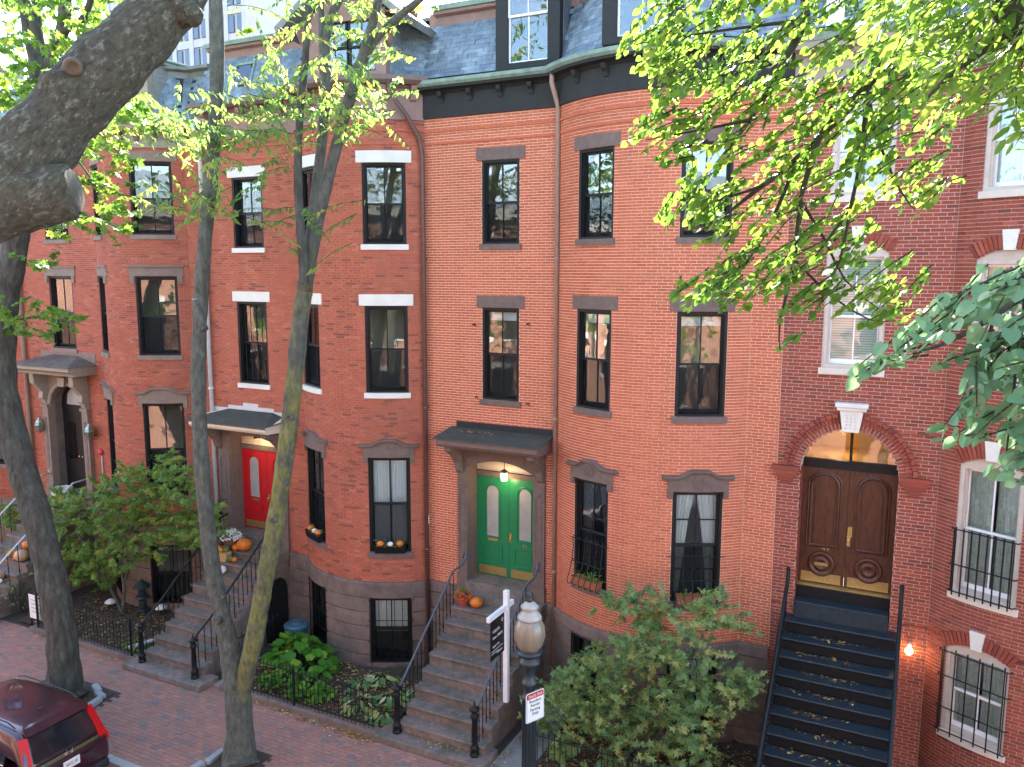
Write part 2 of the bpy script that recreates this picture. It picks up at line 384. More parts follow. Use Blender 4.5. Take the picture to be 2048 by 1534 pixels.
def box_mesh(L, Hh, Dp, m, name):
    return to_mesh(MB().box(-L/2, L/2, -Dp/2, Dp/2, -Hh/2, Hh/2), name, m)

def pieces_mesh(rows, m, name):
    """rows: (4x4 matrix, lx, ly, lz, rnd) -> one mesh of boxes"""
    vs = []; fs = []; at = []
    base = [(-.5,-.5,-.5),(.5,-.5,-.5),(.5,.5,-.5),(-.5,.5,-.5),(-.5,-.5,.5),(.5,-.5,.5),(.5,.5,.5),(-.5,.5,.5)]
    ff = [(0,1,5,4),(1,2,6,5),(3,0,4,7),(4,5,6,7),(0,3,2,1)]
    for (M, lx, ly, lz, r) in rows:
        o = len(vs)
        for b in base: vs.append(tuple(M @ Vector((b[0]*lx, b[1]*ly, b[2]*lz))))
        fs += [tuple(i+o for i in f) for f in ff]; at += [r]*8
    mb = MB(); mb.v = vs; mb.f = fs; mb.a = at; return mb

def brick_wall(house, path, a, b, z0, z1, holes, bm, mm, joint=.009, course=.0585, length=.207, name='wall', keep=300):
    w = obj(name, backing(path, a, b, z0, z1, holes, -.006), X[mm], house)
    rows = []; row = 0; z = z0
    while z < z1 - .02:
        zt = min(z+course, z1); q = a - (length/2 if row % 2 else 0) - (.02 if row % 3 == 0 else 0)
        hs = [h for h in holes if h[2] < zt and h[3] > z]
        while q < b:
            cuts = [max(q, a)] + [g[2] for g in path.segs if max(q, a)+.005 < g[2] < min(q+length, b)-.005] + [min(q+length, b)]
            for (p0, p1, c0, c1) in [t for u0, u1 in zip(cuts[:-1], cuts[1:]) for t in rect_sub((u0, u1, z, zt), hs)]:
                full = p1-p0 > length-.01 and c1-c0 > course-.005
                lx = p1-p0-joint
                if lx < .006: continue
                x, y, th = path.at((p0+p1)/2, -.008)
                rows.append((frame((x, y, (c0+c1)/2), th), lx, .02 + random.uniform(-.0015, .0025), c1-c0-joint, random.random(), full, (x*x+(y+16)**2+(z-CAM_H)**2)))
            q += length
        z += course; row += 1
    full = sorted([i for i, r in enumerate(rows) if r[5]], key=lambda i: rows[i][6])[:keep]; fs = set(full)
    me = box_mesh(length-joint, course-joint, .02, X[bm], 'brick')
    for i in full: inst('brick', me, w, rows[i][0])
    stuff(obj('brickwork', pieces_mesh([r[:5] for i, r in enumerate(rows) if i not in fs], X[bm], 'brickwork'), X[bm], w))
    return w

def bend(mb, r):
    if r: mb.v = [(x, y + (r - math.sqrt(max(r*r - x*x, .01))), z) for x, y, z in mb.v]
    return mb
def boxn(mb, x0, x1, y0, y1, z0, z1, n=6):
    ring = [(y0, z0), (y0, z1), (y1, z1), (y1, z0)]; vs = []; fs = []
    for i in range(n+1):
        x = x0 + (x1-x0)*i/n; vs += [(x, y, z) for y, z in ring]
    for i in range(n):
        for k in range(4): fs.append((i*4+k, (i+1)*4+k, (i+1)*4+(k+1) % 4, i*4+(k+1) % 4))
    fs += [(0, 1, 2, 3), (n*4+3, n*4+2, n*4+1, n*4)]
    return mb.add(vs, fs)

# ------------------------------------------------------------------ windows
def seg_arch(w, rise, n=14):
    r = (w*w/4 + rise*rise)/(2*rise); a = math.asin(w/2/r)
    return r, a, [(r*math.sin(-a+2*a*k/n), rise - r + r*math.cos(-a+2*a*k/n)) for k in range(n+1)]

def window(house, M, w, h, frame_m='paint_black', sash_m='paint_black', lintel=None, lm='brownstone_trim', sill_m='brownstone_trim', cover=None, bow=None, off=0.0, lites=(1, 2), rosette=False, arch=0.0, label=None, sillh=.125, fw=.055, sash_y=.09, rail=.5):
    """a sash window as a part of the house; frame M: origin mid-sill on the wall face, -y out of the wall"""
    Mi = M @ Matrix.Translation((0, off, 0))
    f = MB(); a = w/2
    f.box(-a, -a+fw, .015, .24, 0, h).box(a-fw, a, .015, .24, 0, h).box(-a+fw, a-fw, .016, .24, h-fw, h).box(-a+fw, a-fw, .014, .24, 0, fw*.8)
    f.box(-a+fw, -a+fw+.03, .055, .12, fw*.8, h-fw).box(a-fw-.03, a-fw, .055, .12, fw*.8, h-fw)
    if arch:
        r, an, pts = seg_arch(w, arch); f.prism([(x, z+h) for x, z in reversed(pts)] + [], .01, .2)
    W = obj('window', f, X[frame_m], house, Mi, local=True, label=label)
    x0, x1 = -a+fw, a-fw; zb, zt = fw*.8, h-fw; zm = zb + (zt-zb)*rail
    for (y, s0, s1, nm) in ((sash_y, zm-.02, zt, 'upper_sash'), (sash_y+.045, zb, zm+.025, 'lower_sash')):
        s = MB(); sw = .048
        s.box(x0, x0+sw, y, y+.04, s0, s1).box(x1-sw, x1, y, y+.04, s0, s1)
        bt = .045 if nm == 'upper_sash' else .085
        s.box(x0+sw, x1-sw, y+.001, y+.039, s0, s0+bt).box(x0+sw, x1-sw, y+.001, y+.039, s1-.045, s1)
        gx0, gx1, gz0, gz1 = x0+sw, x1-sw, s0+bt, s1-.045
        nx, nz = lites[1], lites[0]
        for k in range(1, nx): xx = gx0+(gx1-gx0)*k/nx; s.box(xx-.012, xx+.012, y+.006, y+.034, gz0, gz1)
        for k in range(1, nz): zz = gz0+(gz1-gz0)*k/nz; s.box(gx0, gx1, y+.008, y+.032, zz-.012, zz+.012)
        obj(nm, s, X[sash_m], W, Mi, local=True)
        for i in range(nx):
            for j in range(nz):
                p = MB(); dx = (gx1-gx0)/nx; dz = (gz1-gz0)/nz; tw = random.uniform(-.0025, .0025)
                p.box(gx0+dx*i-.004, gx0+dx*(i+1)+.004, y+.018, y+.022, gz0+dz*j-.004, gz0+dz*(j+1)+.004)
                p.v = [(x, yy + tw*(x*9) , z) for x, yy, z in p.v]
                obj('pane', p, X['glass'], W, Mi, local=True)
    if frame_m == 'paint_black' and sash_m == 'paint_black': obj('insect_screen', MB().box(x0+.002, x1-.002, sash_y+.02, sash_y+.022, zb, zm-.025), X['screen'], W, Mi, local=True)
    rm = MB(); b = a+.12; dp = 1.1
    rm.add([(-b,.242,-.3),(b,.242,-.3),(b,dp,-.3),(-b,dp,-.3),(-b,.242,h+.1),(b,.242,h+.1),(b,dp,h+.1),(-b,dp,h+.1)], [(0,3,2,1),(4,5,6,7),(1,2,6,5),(2,3,7,6),(3,0,4,7)])
    obj('room', rm, X['room_wall'], W, Mi, local=True)
    if cover in ('sheer', 'sheer_tied', 'lace'):
        for sgn in (-1, 1):
            c = MB(); n = 30; vs = []
            for j in range(5):
                t = j/4
                for i in range(n+1):
                    u = i/n; xe = .02 + (a-.05)*u
                    if cover == 'sheer_tied': xe = .01+ (a-.05)*(u*(1-.62*t**.7)+.62*t**.7)
                    vs.append((sgn*xe,   .235+.02*math.sin(u*38+j*.4+sgn)+.006*math.sin(u*17), h-.08-(h-.16)*t))
            c.add(vs, [(j*(n+1)+i, j*(n+1)+i+1, (j+1)*(n+1)+i+1, (j+1)*(n+1)+i) for j in range(4) for i in range(n)])
            obj('curtain', c, X['lace' if cover == 'lace' else 'curtain'], W, Mi, local=True, smooth=True)
    elif cover == 'blind':
        c = MB(); n = int((h-.15)/.045)
        for i in range(n): z = .08+i*.045; c.box(-a+.08, a-.08,   .215, .22, z, z+.036)
        obj('blind', c, X['blind'], W, Mi, local=True)
    elif cover == 'shade':
        obj('shade', MB().box(-a+.08, a-.08,   .22, .225, h*.42, h-.06), X['curtain'], W, Mi, local=True)
    elif cover == 'half':
        obj('shade', MB().box(-a+.08, a-.08,   .22, .225, h*.86, h-.06), X['curtain'], W, Mi, local=True)
    if sill_m:
        obj('sill', bend(boxn(MB(), -a-.05, a+.05, -.05, .2, -sillh, -.002), bow), X[sill_m], W, M, local=True, bevel=.008)
    if lintel == 'block':
        obj('lintel', bend(boxn(MB(), -a-.13, a+.13, -.022, .2, h+.002, h+.26), bow), X[lm], W, M, local=True, bevel=.006)
    elif lintel == 'cap':
        m = boxn(boxn(MB(), -a-.16, a+.16, -.022, .2, h+.002, h+.24), -a-.2, a+.2, -.07, .19, h+.24, h+.29)
        for sg in (-1, 1): m.box(sg*(a+.08)-.06, sg*(a+.08)+.06, -.045, .1, h-.2, h)
        obj('lintel', bend(m, bow), X[lm], W, M, local=True, bevel=.006)
    elif lintel == 'hood':
        m = MB()
        tops = [(-a-.1, .27), (-a+.03, .285), (-a+.14, .30), (-a+.22, .345), (-a+.3, .40), (a-.3, .40), (a-.22, .345), (a-.14, .30), (a-.03, .285), (a+.1, .27)]
        xs = sorted({-a-.1, -a, a, a+.1, *[t[0] for t in tops], *[-a+2*a*k/12 for k in range(13)]})
        zt_f = lambda x: float(np.interp(x, [t[0] for t in tops], [t[1] for t in tops]))
        vs = []; fs = []
        for p, q in zip(xs[:-1], xs[1:]):
            zb_ = .002 if -a-1e-6 <= (p+q)/2 <= a+1e-6 else -.14; o_ = len(vs)
            vs += [(p, -.05, zb_+h), (q, -.05, zb_+h), (q, -.05, zt_f(q)+h), (p, -.05, zt_f(p)+h), (p, .18, zb_+h), (q, .18, zb_+h)]
            fs += [(o_, o_+1, o_+2, o_+3), (o_, o_+4, o_+5, o_+1)]
            if abs(p+a+.1) < 1e-6 or abs(p-a) < 1e-6: vs += [(p, .18, zt_f(p)+h)]; fs += [(o_, o_+3, len(vs)-1, o_+4)]
            if abs(q-a-.1) < 1e-6 or abs(q+a) < 1e-6: vs += [(q, .18, zt_f(q)+h)]; fs += [(o_+1, o_+5, len(vs)-1, o_+2)]
        m.add(vs, fs)
        H = obj('lintel', bend(m, bow), X[lm], W, M, local=True)
        cr = [(-a-.2,.27),(-a-.02,.275),(-a+.12,.29),(-a+.21,.34),(-a+.28,.385),(-a+.34,.40),(-.06,.405),(.06,.405),(a-.34,.40),(a-.28,.385),(a-.21,.34),(a-.12,.29),(a+.02,.275),(a+.2,.27)]
        mm = MB(); n = len(cr); vs = []
        prof = [(-.03, -.06), (-.07, -.05), (-.09, -.01), (-.13, .0), (-.13, .035), (.12, .045)]
        k = len(prof)
        for x, z in cr:
            for dy, dz in prof: vs.append((x, dy, z+dz+h))
        fs = [(i*k+j, i*k+j+1, (i+1)*k+j+1, (i+1)*k+j) for i in range(n-1) for j in range(k-1)] + [tuple(range(k)), tuple(range((n-1)*k, n*k))[::-1]]
        fs += [(i*k+k-1, i*k, (i+1)*k, (i+1)*k+k-1) for i in range(n-1)]
        mm.add(vs, fs); obj('moulding', bend(mm, bow), X[lm], W, M, local=True)
        if rosette:
            q = MB(); q.lathe([(.001,.0),(.125,.0),(.125,.012),(.1,.022),(.09,.012),(.03,.012),(.03,.03),(.001,.034)], 20, M=Matrix.Translation((0,-.05,h+.2)) @ Matrix.Rotation(math.pi/2, 4, 'X'))
            for i in range(6):
                an = i*math.pi/3; q.ball((math.cos(an)*.06, -.066, h+.2+math.sin(an)*.06), .028, .012, .028, 8, 5)
            obj('rosette', q, X[lm], W, M, local=True)
    elif lintel == 'brick_arch':
        r, an, pts = seg_arch(w+.02, arch); n = 17; me = None
        cz = h + arch - r
        for k in range(n):
            t = -an + 2*an*(k+.5)/n
            if abs(t) < an*.13: continue
            wd_ = 2*an*r/n - .008
            bmx = M @ Matrix.Translation((0, .03 + (bow - math.sqrt(bow*bow-(r*math.sin(t))**2) if bow else 0), cz)) @ Matrix.Rotation(t, 4, 'Y') @ Matrix.Translation((0, 0, r+.12))
            if me is None: me = box_mesh(wd_, .23, .1, X['brick_crimson'], 'arch_brick')
            inst('arch_brick', me, W, bmx)
        zt_ = h+arch
        obj('keystone', MB().prism([(-.085, zt_-.03), (.085, zt_-.03), (.125, zt_+.3), (-.125, zt_+.3)], -.05, .1), X['stone_white'], W, M, local=True, bevel=.008)
    return W

def bars(house, M, w, h, nv=6, hz=(.02, .5, .98), y=-.03, off=0.0, r=.009, name='window_grille'):
    m = M @ Matrix.Translation((0, off, 0)); a = w/2+.01
    z0, z1 = h*hz[0], h*hz[-1]
    G = obj(name, MB().tube([(-a, y, z0), (a, y, z0), (a, y, z1), (-a, y, z1), (-a, y, z0+.001)], r, 6), X['iron_black'], house, m, local=True)
    for t in hz: obj('cross_rail', MB().tube([(-a-.06, y+.07, h*t), (-a-.05, y+.001, h*t), (a+.05, y+.001, h*t), (a+.06, y+.07, h*t)], r*.95, 6), X['iron_black'], G, m, local=True)
    me = to_mesh(MB().tube([(0,0,-.03), (0,0,h+.03)], r, 6), 'bar', X['iron_black'])
    for k in range(nv): inst('bar', me, G, m @ Matrix.Translation((-a+.03+(2*a-.06)*k/(nv-1), y-.004, 0)))
    return G

# ------------------------------------------------------------------ roofs, cornices
def slates(house, path, a, b, prof, skip=(), keep=300, rows=13):
    """mansard: sheathing and courses of slate. prof: (d,z) from eave to top"""
    rf = obj('roof', sweep(path, a, b, [(d-.012, z) for d, z in prof], closed=False), X['slate_under'], house)
    P = [Vector((d, z)) for d, z in prof]; Ls = [0]
    for i in range(1, len(P)): Ls.append(Ls[-1]+(P[i]-P[i-1]).length)
    def pp(t):
        t *= Ls[-1]
        for i in range(1, len(P)):
            if t <= Ls[i] or i == len(P)-1:
                q = (t-Ls[i-1])/(Ls[i]-Ls[i-1]); return P[i-1].lerp(P[i], q), (P[i]-P[i-1]).normalized()
    ex = Ls[-1]/rows; out = []
    for j in range(rows):
        p, t = pp((j+.5)/rows); wd_ = .25; q = a-(.125 if j % 2 else 0)
        while q < b:
            c = q+wd_/2 + random.uniform(-.008, .008)
            if a-.02 < c < b+.11 and not any(s0+.22 < c < s1-.22 and z0 < p.y < z1 for s0, s1, z0, z1 in skip):
                x, y, th = path.at(c, p.x)
                g = path.at(c)[2]
                scale = 1.0
                for sg in path.segs:
                    if sg[0] == 'A' and sg[1] <= c <= sg[2]: scale = (sg[5]+p.x)/sg[5]
                sl = math.atan2(-t.x, t.y)     # lean back from vertical
                M = frame((x, y, p.y), th) @ Matrix.Rotation(-sl-.045+random.uniform(-.015,.015), 4, 'X') @ Matrix.Rotation(random.gauss(0, .012), 4, 'Y') @ Matrix.Translation((0, -.012, 0))
                lx = (wd_-.006)*scale
                out.append((M, lx, .008, ex*1.18, random.random(), abs(scale-1) < .001, x*x+(y+16)**2))
            q += wd_
        for sg in path.segs:
            if sg[0] != 'A': continue
            for s_end, sgn in ((sg[1], -1), (sg[2], 1)):
                if not (a-1e-3 <= s_end <= b+1e-3): continue
                x, y, th = path.at(s_end if sgn < 0 else s_end-1e-5); th = sgn*sg[6]; m_ = Vector((math.sin(th/2), -math.cos(th/2)))/math.cos(th/2)
                sl = math.atan2(-t.x, t.y); wv = 2*abs(p.x)*math.tan(abs(th)/2)*1.05+.24
                M = frame((x+m_.x*p.x*.93, y+m_.y*p.x*.93, p.y), th/2) @ Matrix.Rotation(-sl-.03, 4, 'X')
                out.append((M, wv, .008, ex*1.18, random.random(), False, 0))
    full = sorted([i for i, r in enumerate(out) if r[5]], key=lambda i: out[i][6])[:keep]; fs = set(full)
    me = box_mesh(.244, ex*1.18, .008, X['slate'], 'slate')
    for i in full: inst('slate', me, rf, out[i][0])
    rest = [r[:5] for i, r in enumerate(out) if i not in fs]
    if rest: stuff(obj('slate_courses', pieces_mesh(rest, X['slate'], 's'), X['slate'], rf))
    return rf

def dormer(house, M, w, h, m, wm='paint_black', sm='paint_white', cheek='slate', depth=1.7, hood='flat', ww=None, two=False, skirt=None, zw=.12):
    d = MB(); a = w/2; ww = ww or w-.5
    def opening(mb, x0, x1, z0, z1):
        mb.box(-a, x0, 0, .18, 0, h).box(x1, a, 0, .18, 0, h).box(x0, x1, .001, .18, 0, z0).box(x0, x1, .001, .18, z1, h)
    hw = h-zw-.2
    opening(d, -ww/2, ww/2, zw, zw+hw)
    D_ = obj('dormer', d, X[m], house, M, local=True)
    s = MB()
    for sg in (-1, 1):
        if cheek == 'clapboard':
            n = 13
            for k in range(n): obj('clapboard', MB().box(sg*a-.012, sg*a+.012, .18, depth, h*k/n, h*(k+1)/n-.012), X[cheek], D_, M, local=True)
            obj('cheek', MB().box(sg*a-.008, sg*a+.004, .18, depth, 0, h), X[cheek], D_, M, local=True)
        else: obj('cheek', MB().box(sg*a-.02, sg*a+.01, .18, depth, 0, h), X[cheek], D_, M, local=True)
    if hood == 'flat':
        obj('dormer_roof', MB().box(-a-.14, a+.14, -.16, depth, h, h+.08).box(-a-.2, a+.2, -.22, depth, h+.08, h+.13), X['copper_green'], D_, M, local=True, bevel=.01)
    elif hood == 'gable':
        e = a+.6; g = MB()
        for sg in (-1, 1):
            g.prism([(0, h+.42), (sg*e*.5, h+.2), (sg*e, h-.42), (sg*(e+.06), h-.28), (sg*e*.5, h+.36), (0, h+.58)][::(1 if sg < 0 else -1)], -.35, depth)
        obj('dormer_roof', g, X['lead_grey'], D_, M, local=True)
        obj('gable', MB().prism([(-a-.1, h-.1), (a+.1, h-.1), (a*.6, h+.2), (0, h+.42), (-a*.6, h+.2)], .02, .2), X['paint_mauve'], D_, M, local=True)
        br = MB()
        for sg in (-1, 1): br.prismx([(-.3, h-.28), (.05, h-.28), (.05, h-.75), (-.02, h-.7), (-.28, h-.4)], sg*(a+.1)-.06, sg*(a+.1)+.06)
        obj('bracket', br, X['paint_mauve'], D_, M, local=True)
    if two:
        for sg in (-1, 1): dw(D_, M @ Matrix.Translation((sg*ww/4, 0, zw)), ww/2-.04, hw, wm, sm)
    else: dw(D_, M @ Matrix.Translation((0, 0, zw)), ww, hw, wm, sm)
    return D_
def dw(par, M, w, h, wm, sm):
    a = w/2; s = MB()
    for (y, z0, z1) in ((.05, h*.5-.02, h), (.085, 0, h*.5+.02)):
        s.box(-a, -a+.04, y, y+.03, z0, z1).box(a-.04, a, y, y+.03, z0, z1).box(-a+.04, a-.04, y+.001, y+.029, z0, z0+.045).box(-a+.04, a-.04, y+.001, y+.029, z1-.04, z1).box(-.01, .01, y+.006, y+.024, z0+.045, z1-.04)
    obj('sash', s, X[sm], par, M, local=True)
    for (y, z0, z1) in ((.064, h*.5+.025, h-.04), (.099, .045, h*.5-.02)):
        obj('pane', MB().box(-a+.03, a-.03, y, y+.004, z0, z1), X['glass'], par, M, local=True)
    b = a+.1
    rm = MB().add([(-b,.19,-.1),(b,.19,-.1),(b,1.2,-.1),(-b,1.2,-.1),(-b,.19,h+.1),(b,.19,h+.1),(b,1.2,h+.1),(-b,1.2,h+.1)], [(0,3,2,1),(4,5,6,7),(1,2,6,5),(2,3,7,6),(3,0,4,7)])
    obj('room', rm, X['room_wall'], par, M, local=True)

def brackets(house, path, ss, zt, m, s=1.0):
    me = to_mesh(MB().prismx([(.0, -.34*s), (-.06*s, -.32*s), (-.1*s, -.2*s), (-.2*s, -.12*s), (-.24*s, 0), (.0, 0)], -.07*s, .07*s), 'bracket', X[m])
    for q in ss: inst('bracket', me, house, path.fr(q, zt, .03))

def downpipe(house, pts, m, r=.05):
    P = obj('downpipe', MB().tube(pts, r, 10), X[m], house, smooth=True)
    zs = [z for z in (3.0, 6.4, 9.8) if min(p[2] for p in pts) < z < max(p[2] for p in pts)-.6]
    for z in zs:
        i = next((k for k in range(len(pts)-1) if min(pts[k][2], pts[k+1][2]) <= z <= max(pts[k][2], pts[k+1][2])), None)
        p, q = Vector(pts[i]), Vector(pts[i+1]); c = p.lerp(q, (z-p.z)/(q.z-p.z))
        obj('collar', MB().lathe([(r*1.25, -.03), (r*1.35, -.02), (r*1.35, .02), (r*1.25, .03)], 10, c).box(c.x-.02, c.x+.02, c.y, c.y+.12, c.z-.02, c.z+.02), X[m], P)

def stone_base(house, path, a, b, zs, holes, m, blen=1.25, proud=.03, joint=.014, cap=None):
    """courses of dressed stone with recessed joints"""
    bw = obj('basement_wall', backing(path, a, b, zs[0], zs[-1], holes, 0), X[m], house)
    for j, (z0, z1) in enumerate(zip(zs[:-1], zs[1:])):
        for (p, q, *_) in sorted(rect_sub((a, b, z0, z1), [h for h in holes if h[2] < z1-.02 and h[3] > z0+.02], 0)):
            n = max(1, int(round((q-p)/blen)))
            for k in range(n):
                u, v = p+(q-p)*k/n, p+(q-p)*(k+1)/n
                zz0, zz1 = z0+joint/2, z1-joint/2
                for (u2, v2, c, d) in rect_sub((u, v, zz0, zz1), holes):
                    if v2-u2 < .05: continue
                    obj('stone_block', sweep(path, u2+joint/2, v2-joint/2, [(-.02, c), (proud, c+.004), (proud+.006, c+.012), (proud+.006, d-.012), (proud, d-.004), (-.02, d)]), X[m], bw)
    if cap:
        for (p, q) in cap[2]:
            obj('water_table', sweep(path, p, q, [(-.02, cap[0]), (.05, cap[0]), (.055, cap[1]-.05), (.045, cap[1]-.012), (-.02, cap[1])]), X[m], house)
    return bw

# ------------------------------------------------------------------ the row of houses
def add_win(house, path, holes, pos, z0, z1, todo, grille=None, **k):
    if pos[0] == 'x':
        q0, q1 = path.sx(pos[1]), path.sx(pos[2]); w = q1-q0; bow = None; off = 0
    else:
        q0, q1 = path.sth(pos[1]), path.sth(pos[2]); g = path.arc(); half = (q1-q0)/2/g[5]
        w = 2*g[5]*math.sin(half); bow = g[5]; off = g[5]*(1-math.cos(half))
    M = path.fr((q0+q1)/2, z0); h = z1-z0
    holes.append((q0, q1, z0, z1))
    if k.get('arch'):
        r, an, pts = seg_arch(q1-q0, k['arch'], 16); qc = (q0+q1)/2
        for (x, z), (x2, z2) in zip(pts[:8], pts[1:9]):
            holes.append((qc-abs(x2), qc+abs(x2), z1+z, z1+z2+.001)) if z2 > z else None
    todo.append(lambda: window(house, M, w, h, bow=bow, off=off, **k))
    if grille: todo.append(lambda: bars(house, M, w, h, off=off*.6 if off else 0, **grille))
    return M, w, h

def door_leaf(house, M, w, h, m, hinge=1, panel='arched', kick=True, slot=False, knob=False):
    a = w/2; Lf = obj('door', MB().box(-a+.003, a-.003, 0, .05, 0, h), X[m], house, M, local=True)
    def arch_line(x, z0, z1, n=10): return [(-x, z0), (-x, z1-x)] + [(-x*math.cos(math.pi*k/n), z1-x+x*math.sin(math.pi*k/n)) for k in range(1, n)] + [(x, z1-x), (x, z0)]
    def mould(line, r, closed=True, y=-.004, nm='moulding', mm=None):
        pts = [(x, y, z) for x, z in line] + ([(line[0][0], y, line[0][1])] if closed else [])
        obj(nm, MB().tube(pts, r, 6), X[mm or m], Lf, M, local=True)
    gw = .19*w
    if panel == 'arched':
        g = arch_line(gw, h*.40, h*.91)
        obj('glass', MB().prism([(x, z) for x, z in reversed(g)], -.006, .0), X['frosted'], Lf, M, local=True)
        mould(g, .012); mould(arch_line(gw+.045, h*.385, h*.91+.045), .014)
        pn = [(-w*.3, h*.135), (w*.3, h*.135), (w*.3, h*.31), (-w*.3, h*.31)]
        mould(pn, .013); obj('panel', MB().box(-w*.22, w*.22, -.012, 0, h*.16, h*.285), X[m], Lf, M, local=True, bevel=.01)
        mould([(-w*.3, h*.335), (w*.3, h*.335)], .01, False)
    else:
        g = arch_line(.29*w, h*.335, h*.95)
        obj('panel', MB().prism([(x*.72, z) for x, z in reversed(arch_line(.29*w, h*.36, h*.92))], -.025, .0), X[m], Lf, M, local=True, bevel=.008)
        mould(g, .03); mould([(x*1.2, z*1.0) for x, z in arch_line(.29*w, h*.325, h*.965)], .022)
        q = MB().lathe([(.001, .012), (.07, .018), (.085, .035), (.125, .035), (.13, .012), (.175, .012), (.185, .035), (.24, .036), (.255, .0)], 24, M=Matrix.Translation((0, 0, h*.175)) @ Matrix.Rotation(math.pi/2, 4, 'X'))
        obj('round_panel', q, X[m], Lf, M, local=True, smooth=True)
    if kick: obj('kick_plate', MB().box(-a+.06, a-.06, -.005, 0, .03, h*.095), X['brass'], Lf, M, local=True)
    if slot: obj('mail_slot', MB().box(-.13, .13, -.012, 0, h*.355, h*.385) if panel == 'arched' else MB().box(-.12, .12, -.045, -.03, h*.165, h*.19), X['brass'], Lf, M, local=True)
    if knob:
        x = -hinge*(a-.045)
        obj('handle', MB().box(x-.03, x+.03, -.006, 0, h*.36, h*.46).ball((x, -.045, h*.41), .026, .026, .026, 10, 6).tube([(x, -.045, h*.41), (x, 0, h*.41)], .01, 6), X['brass_bright'], Lf, M, local=True)
    return Lf

def entrance(house, xo, xi, z0, zd, zdt, zs, rise, ztop, dm, m='brownstone_trim', cz=6.0, cdepth=.8, fascia='paint_brown', roofm='tar_green', hip=False, number=None):
    """stone surround, recessed double door, transom and bracketed canopy"""
    w = xi[1]-xi[0]; cx = (xi[0]+xi[1])/2; r, an, pts = seg_arch(w, rise)
    s = MB()
    s.box(xo[0], xi[0], -.07, .12, z0, zs).box(xi[1], xo[1], -.07, .12, z0, zs)
    for (p, q) in ((xo[0], xi[0]), (xi[1], xo[1])): s.box(p-.02, q+.02 if q < cx else q+.02, -.10, .1, z0, z0+.35)
    s.prism([(xo[0], zs), (xi[0], zs)] + [(cx+x, zs+z) for x, z in pts] + [(xi[1], zs), (xo[1], zs), (xo[1], ztop), (xo[0], ztop)], -.068, .12)
    S = obj('door_surround', s, X[m], house, bevel=.006)
    for (p, q) in ((xo[0], xi[0]), (xi[1], xo[1])):
        c = (p+q)/2; hw = (q-p)*.26
        obj('moulding', MB().tube([(c-hw, -.075, z0+.95), (c-hw, -.075, zs-.5), (c, -.075, zs-.42), (c+hw, -.075, zs-.5), (c+hw, -.075, z0+.95)], .012, 6), X[m], S)
        obj('boss', MB().ball((c, -.07, z0+.78), .05, .035, .07, 12, 8), X[m], S, smooth=True)
    rc = MB(); yb = .42
    rc.box(xi[0]-.06, xi[0], .12, yb+.1, zd-.1, ztop).box(xi[1], xi[1]+.06, .12, yb+.1, zd-.1, ztop).box(xi[0], xi[1], .12, yb+.1, ztop-.05, ztop)
    obj('recess', rc, X[m], house)
    obj('transom', MB().box(xi[0], xi[1], yb+.01, yb+.05, zdt+.12, ztop-.05), X['paint_cream'], house)
    obj('transom_bar', MB().box(xi[0], xi[1], yb-.06, yb+.06, zdt+.005, zdt+.13), X[m], house, bevel=.01)
    obj('threshold', MB().box(xi[0]-.02, xi[1]+.02, -.14, yb+.1, z0, zd-.01), X['brownstone_step'], house, bevel=.01)
    lw = w/2
    for k in (0, 1): door_leaf(house, frame((xi[0]+lw*(k+.5), yb, zd)), lw, zdt-zd, dm, hinge=1 if k else -1, slot=(k == 0), knob=(k == 1))
    if number: text_mesh('number', number, .13, X['brass'], house, frame((xi[0]+lw*1.5, yb-.008, zd+(zdt-zd)*.345)))
    # canopy
    e0, e1 = xo[0]-.13, xo[1]+.13
    c = MB().prismx([(-.001, cz-.38), (-cdepth+.06, cz-.33), (-cdepth, cz-.26), (-cdepth, cz-.14), (-.001, cz-.03)], e0, e1)
    C = obj('canopy', c, X[fascia], house, bevel=.008)
    if hip:
        t = MB(); p = cdepth+.06; zz = cz-.13
        t.add([(e0-.06, -p, zz), (e1+.06, -p, zz), (e1+.06, 0, zz+.02), (e0-.06, 0, zz+.02), (e0+.55, -.02, cz+.06), (e1-.55, -.02, cz+.06), (e0-.06, -p, zz-.05), (e1+.06, -p, zz-.05)], [(0, 1, 5, 4), (1, 2, 5), (3, 0, 4), (6, 7, 1, 0), (2, 3, 4, 5)])
        obj('canopy_roof', t, X[roofm], C)
        fl = MB()
        for k in range(5): u0 = e0+(e1-e0)*k/5; u1 = e0+(e1-e0)*(k+1)/5; t_ = [.08, .16, .25, .16, .08][k]; fl.box(u0, u1, -.012, .0, cz-.1, cz+t_)
        obj('flashing', fl, X['pipe_grey'], C)
    else:
        t = MB().prismx([(-.0, cz-.028), (-cdepth-.05, cz-.145), (-cdepth-.05, cz-.115), (-.0, cz+.005)], e0-.05, e1+.05)
        obj('canopy_roof', t, X[roofm], C)
        obj('upstand', MB().box(e0+.08, e1+.03, -.02, .0, cz, cz+.14), X['paint_soot'], C)
    for x in (xo[0]+.08, xo[1]-.08):
        obj('bracket', MB().prismx([(-.07, cz-.37), (-cdepth+.12, cz-.35), (-cdepth+.14, cz-.44), (-cdepth*.55, cz-.56), (-cdepth*.3, cz-.78), (-.16, cz-1.0), (-.07, cz-1.05)], x-.08, x+.08), X[m], C, bevel=.01)
    return S

